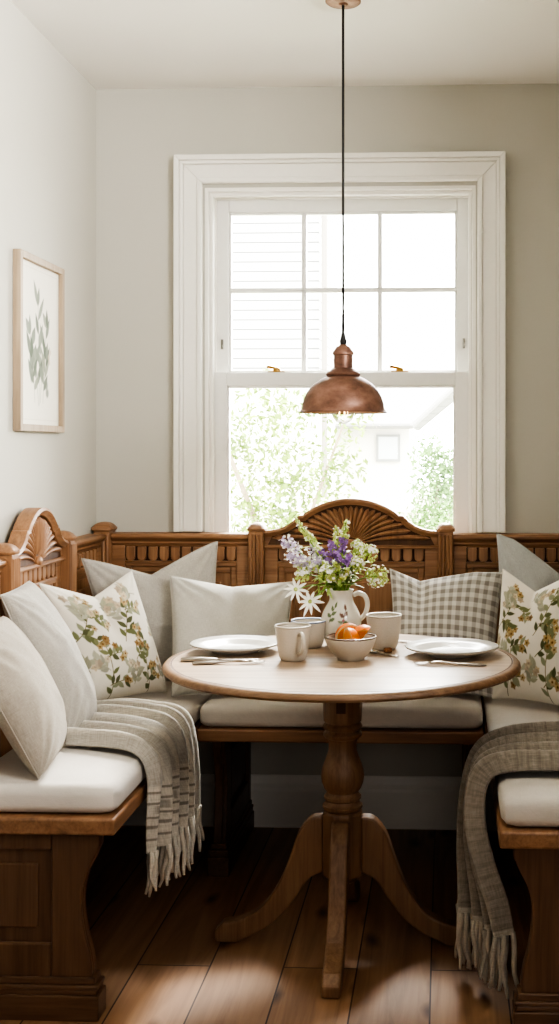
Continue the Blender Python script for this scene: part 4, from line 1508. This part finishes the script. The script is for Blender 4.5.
obj('roof', MB().prism([(-4.4, 5.2), (2.8, 5.2), (2.5, 5.5), (-.6, 8.0), (-4.0, 6.4)], -.3, 2.7, 'xz'), plain('grey_shingle', hx('#8f8f8f'), .9, 0, 20, .3, .08), HA)
obj('drainpipe', MB().tube([(2.60, -.06, 5.2), (2.60, -.06, 2.0), (2.60, -.06, .1)], .035, 8), plain('drainpipe_grey', hx('#655f58'), .6), HA)
HB = thing('neighbour_house', 'far pale house with grey roof and one window behind the fence', 'house', (1.2, 19, -.35))
roof_m = siding_mat('far_roof_shingle', hx('#858687'), .14, hx('#6b6c6e'))
obj('wall', MB().box(-3.6, -1.78, .6, 5, 0, 2.05), plain('far_house_wall', hx('#b5b2ac'), .9, 0, 3, .05, .03), HB)
rf = MB().add([(-3.8, .2, 2.05), (-1.73, .2, 2.05), (-.55, 1.4, 3.2), (.9, 3.0, 4.13), (-3.8, 3.0, 4.13)], [(0, 1, 2, 3, 4)])
rf.add([(-3.8, 3.0, 4.13), (.9, 3.0, 4.13), (-1.73, 6, 2.05), (-3.8, 6, 2.05)], [(0, 1, 2, 3)])
obj('roof', rf, roof_m, HB)
obj('eave_board', MB().tube([(-3.8, .18, 2.03), (-1.73, .18, 2.03), (-.55, 1.38, 3.18), (.9, 2.98, 4.11)], .05, 6), plain('eave_grey', hx('#6a6967'), .7), HB)
wn = obj('window', MB().box(-2.32, -1.93, .54, .60, 1.46, 1.90), plain('far_window_frame', hx('#6d6e6c'), .6), HB)
obj('pane', MB().box(-2.28, -1.97, .53, .545, 1.50, 1.86), plain('far_window_pane', hx('#9a9fa2'), .2), wn)
FN = thing('garden_fence', 'white board fence in front of the far house', 'fence', (0, 10.2, -.35))
fb = MB()
for k in range(34):
    x = -1.2 + k * .125
    fb.box(x, x + .11, 0, .02, .05, 1.24)
fence_m = plain('fence_white', hx('#b5ae9f'), .8, 0, 10, .1, .06)
obj('board_panel', fb, fence_m, FN)
obj('fence_rail', MB().box(-1.3, 3.1, -.03, -.001, 1.12, 1.22), fence_m, FN)
for x in (-1.25, 1.0, 3.05):
    obj('fence_post', MB().box(x - .05, x + .05, -.05, .05, 0, 1.34), fence_m, FN)
def shrub(name, label, loc, blobs, nleaf, leaf, mat, trunks, cat='shrub', dens=None):
    t = thing(name, label, cat, loc)
    tm = MB()
    for pts, rad in trunks:
        tm.tube(pts, [rad * (1 - .6 * i / (len(pts) - 1)) for i in range(len(pts))], 7)
    obj('trunk', tm, plain('bark_' + name, hx('#6f6350'), .9, 0, 30, .3, .15), t, smooth=True)
    fo = MB()
    w = np.array([b[3] ** 2 for b in blobs]); w = w / w.sum()
    for k in range(nleaf):
        b = blobs[rng.choice(len(blobs), p=w)]
        c = np.array(b[:3]) + rnd_dir() * b[3] * rng.random() ** .5
        d, e = rnd_dir(), rnd_dir()
        e = np.cross(d, e); e /= np.linalg.norm(e)
        s = leaf * rng.uniform(.6, 1.2)
        fo.add([c - d * s, c + e * s * .45, c + d * s, c - e * s * .45], [(0, 1, 2, 3)])
    obj('foliage', fo, mat, t, fix=False)
    return t
def leafm(name, a, b):
    m, nt, N, L, p = new_mat(name)
    f = noise(N, L, coords(N, L, (1, 1, 1)), 5, 3)
    L.new(ramp(N, L, f, [(.35, a), (.65, b)]), p.inputs['Base Color'])
    setp(p, Roughness=.7)
    p.inputs['Transmission Weight'].default_value = 0
    return m
LV1 = leafm('garden_leaf_light', hx('#43590f'), hx('#6b7f22'))
LV2 = leafm('garden_leaf_mid', hx('#3d5a22'), hx('#5d7e38'))
shrub('garden_tree', 'loose light green young tree nearest outside the lower pane, its stem leaning', (-1.03, 7.2, -.35),
      [(-.15, 0, 1.25, .30), (.05, .1, 1.45, .28), (.35, 0, 1.55, .22), (-.1, 0, .95, .4), (.25, .1, 1.15, .3), (.0, 0, 1.85, .30), (.45, 0, 1.9, .2), (-.25, .1, 1.65, .2), (.3, 0, .8, .4)],
      5200, .024, LV1, [([(.1, 0, 0), (.0, 0, .7), (-.1, 0, 1.2), (-.32, 0, 1.75)], .03), ([(0, 0, .7), (.2, 0, 1.2), (.42, 0, 1.8)], .018)], 'tree')
shrub('garden_shrub', 'round mid green shrub before the board fence, beside the far house', (-.10, 9.4, -.35),
      [(.02, 0, 1.35, .22), (-.02, 0, 1.6, .18), (.12, .05, 1.5, .2), (.1, 0, 1.1, .25), (-.12, 0, 1.05, .18), (.02, 0, .8, .3)], 3600, .026, LV2,
      [([(0, 0, 0), (.02, 0, .7), (.04, 0, 1.4)], .03)])
shrub('garden_shrub', 'thin sparse shrub at the foot of the fence close to the sash', (-.02, 8.6, -.35),
      [(.0, 0, 1.0, .16), (.06, 0, 1.2, .12), (-.05, 0, .8, .2)], 500, .022, LV2, [([(0, 0, 0), (.0, 0, .6), (.05, 0, 1.2)], .012)])

# ------------------------------------------------------------------ light
wd = bpy.data.worlds.new('overcast_sky')
SC.world = wd
wd.use_nodes = True
N, L = wd.node_tree.nodes, wd.node_tree.links
bg = N['Background']
bg.inputs['Color'].default_value = (1.0, .980, .958, 1)
bg.inputs['Strength'].default_value = 18.0
def area(name, loc, rot, sx, sy, power, col=(1, 1, 1), portal=False, spread=None):
    l = bpy.data.lights.new(name, 'AREA')
    l.shape = 'RECTANGLE'
    l.size, l.size_y = sx, sy
    l.energy = power
    l.color = col
    if spread: l.spread = spread
    if portal: l.cycles.is_portal = True
    o = bpy.data.objects.new(name, l)
    COL.objects.link(o)
    o.location = loc
    o.rotation_euler = rot
    return o
area('window_portal', ((OX0 + OX1) / 2, YB + .24, (OZ0 + OZ1) / 2), (PI / 2, 0, PI), OX1 - OX0, OZ1 - OZ0, 1, portal=True)
# fill lamp added in the unseen room, aimed at ceiling and left wall
def aim(o, tgt):
    o.rotation_euler = (Vector(tgt) - o.location).to_track_quat('-Z', 'Y').to_euler()
k = area('room_fill_light', (1.3, 1.5, 2.1), (0, 0, 0), 1.2, .9, 38, (1, .975, .94), spread=math.radians(95))
aim(k, (-.9, 3.2, 2.55))
k2 = area('low_fill_light', (.5, -1.6, 1.5), (0, 0, 0), 1.6, 1.3, 13, (1, .965, .93))  # second added fill lamp, brightens the low parts under the table
aim(k2, (-.3, 3.3, .7))
sl_ = bpy.data.lights.new('hazy_sun', 'SUN')
sl_.energy = 20
sl_.angle = math.radians(22)
sl_.color = (1, .95, .90)
so_ = bpy.data.objects.new('hazy_sun', sl_)
COL.objects.link(so_)
so_.location = (0, 8, 6)
so_.rotation_euler = Vector((-.20, -1, -1.10)).to_track_quat('-Z', 'Y').to_euler()

# ------------------------------------------------------------------ camera
cam = bpy.data.cameras.new('camera')
co = bpy.data.objects.new('camera', cam)
COL.objects.link(co)
co.location = (0, 0, 1.298)
co.rotation_euler = (PI / 2, 0, math.radians(2.5))
cam.sensor_width = 36
cam.sensor_fit = 'AUTO'
cam.lens = 1203 / 1024 * 36
cam.shift_x = -(392.5 - 279.5) / 1024
cam.shift_y = (450 - 512) / 1024
cam.clip_start = .05
cam.dof.use_dof = False
SC.camera = co
SC.view_settings.view_transform = 'AgX'
SC.view_settings.look = 'AgX - High Contrast'
SC.view_settings.exposure = 0.74
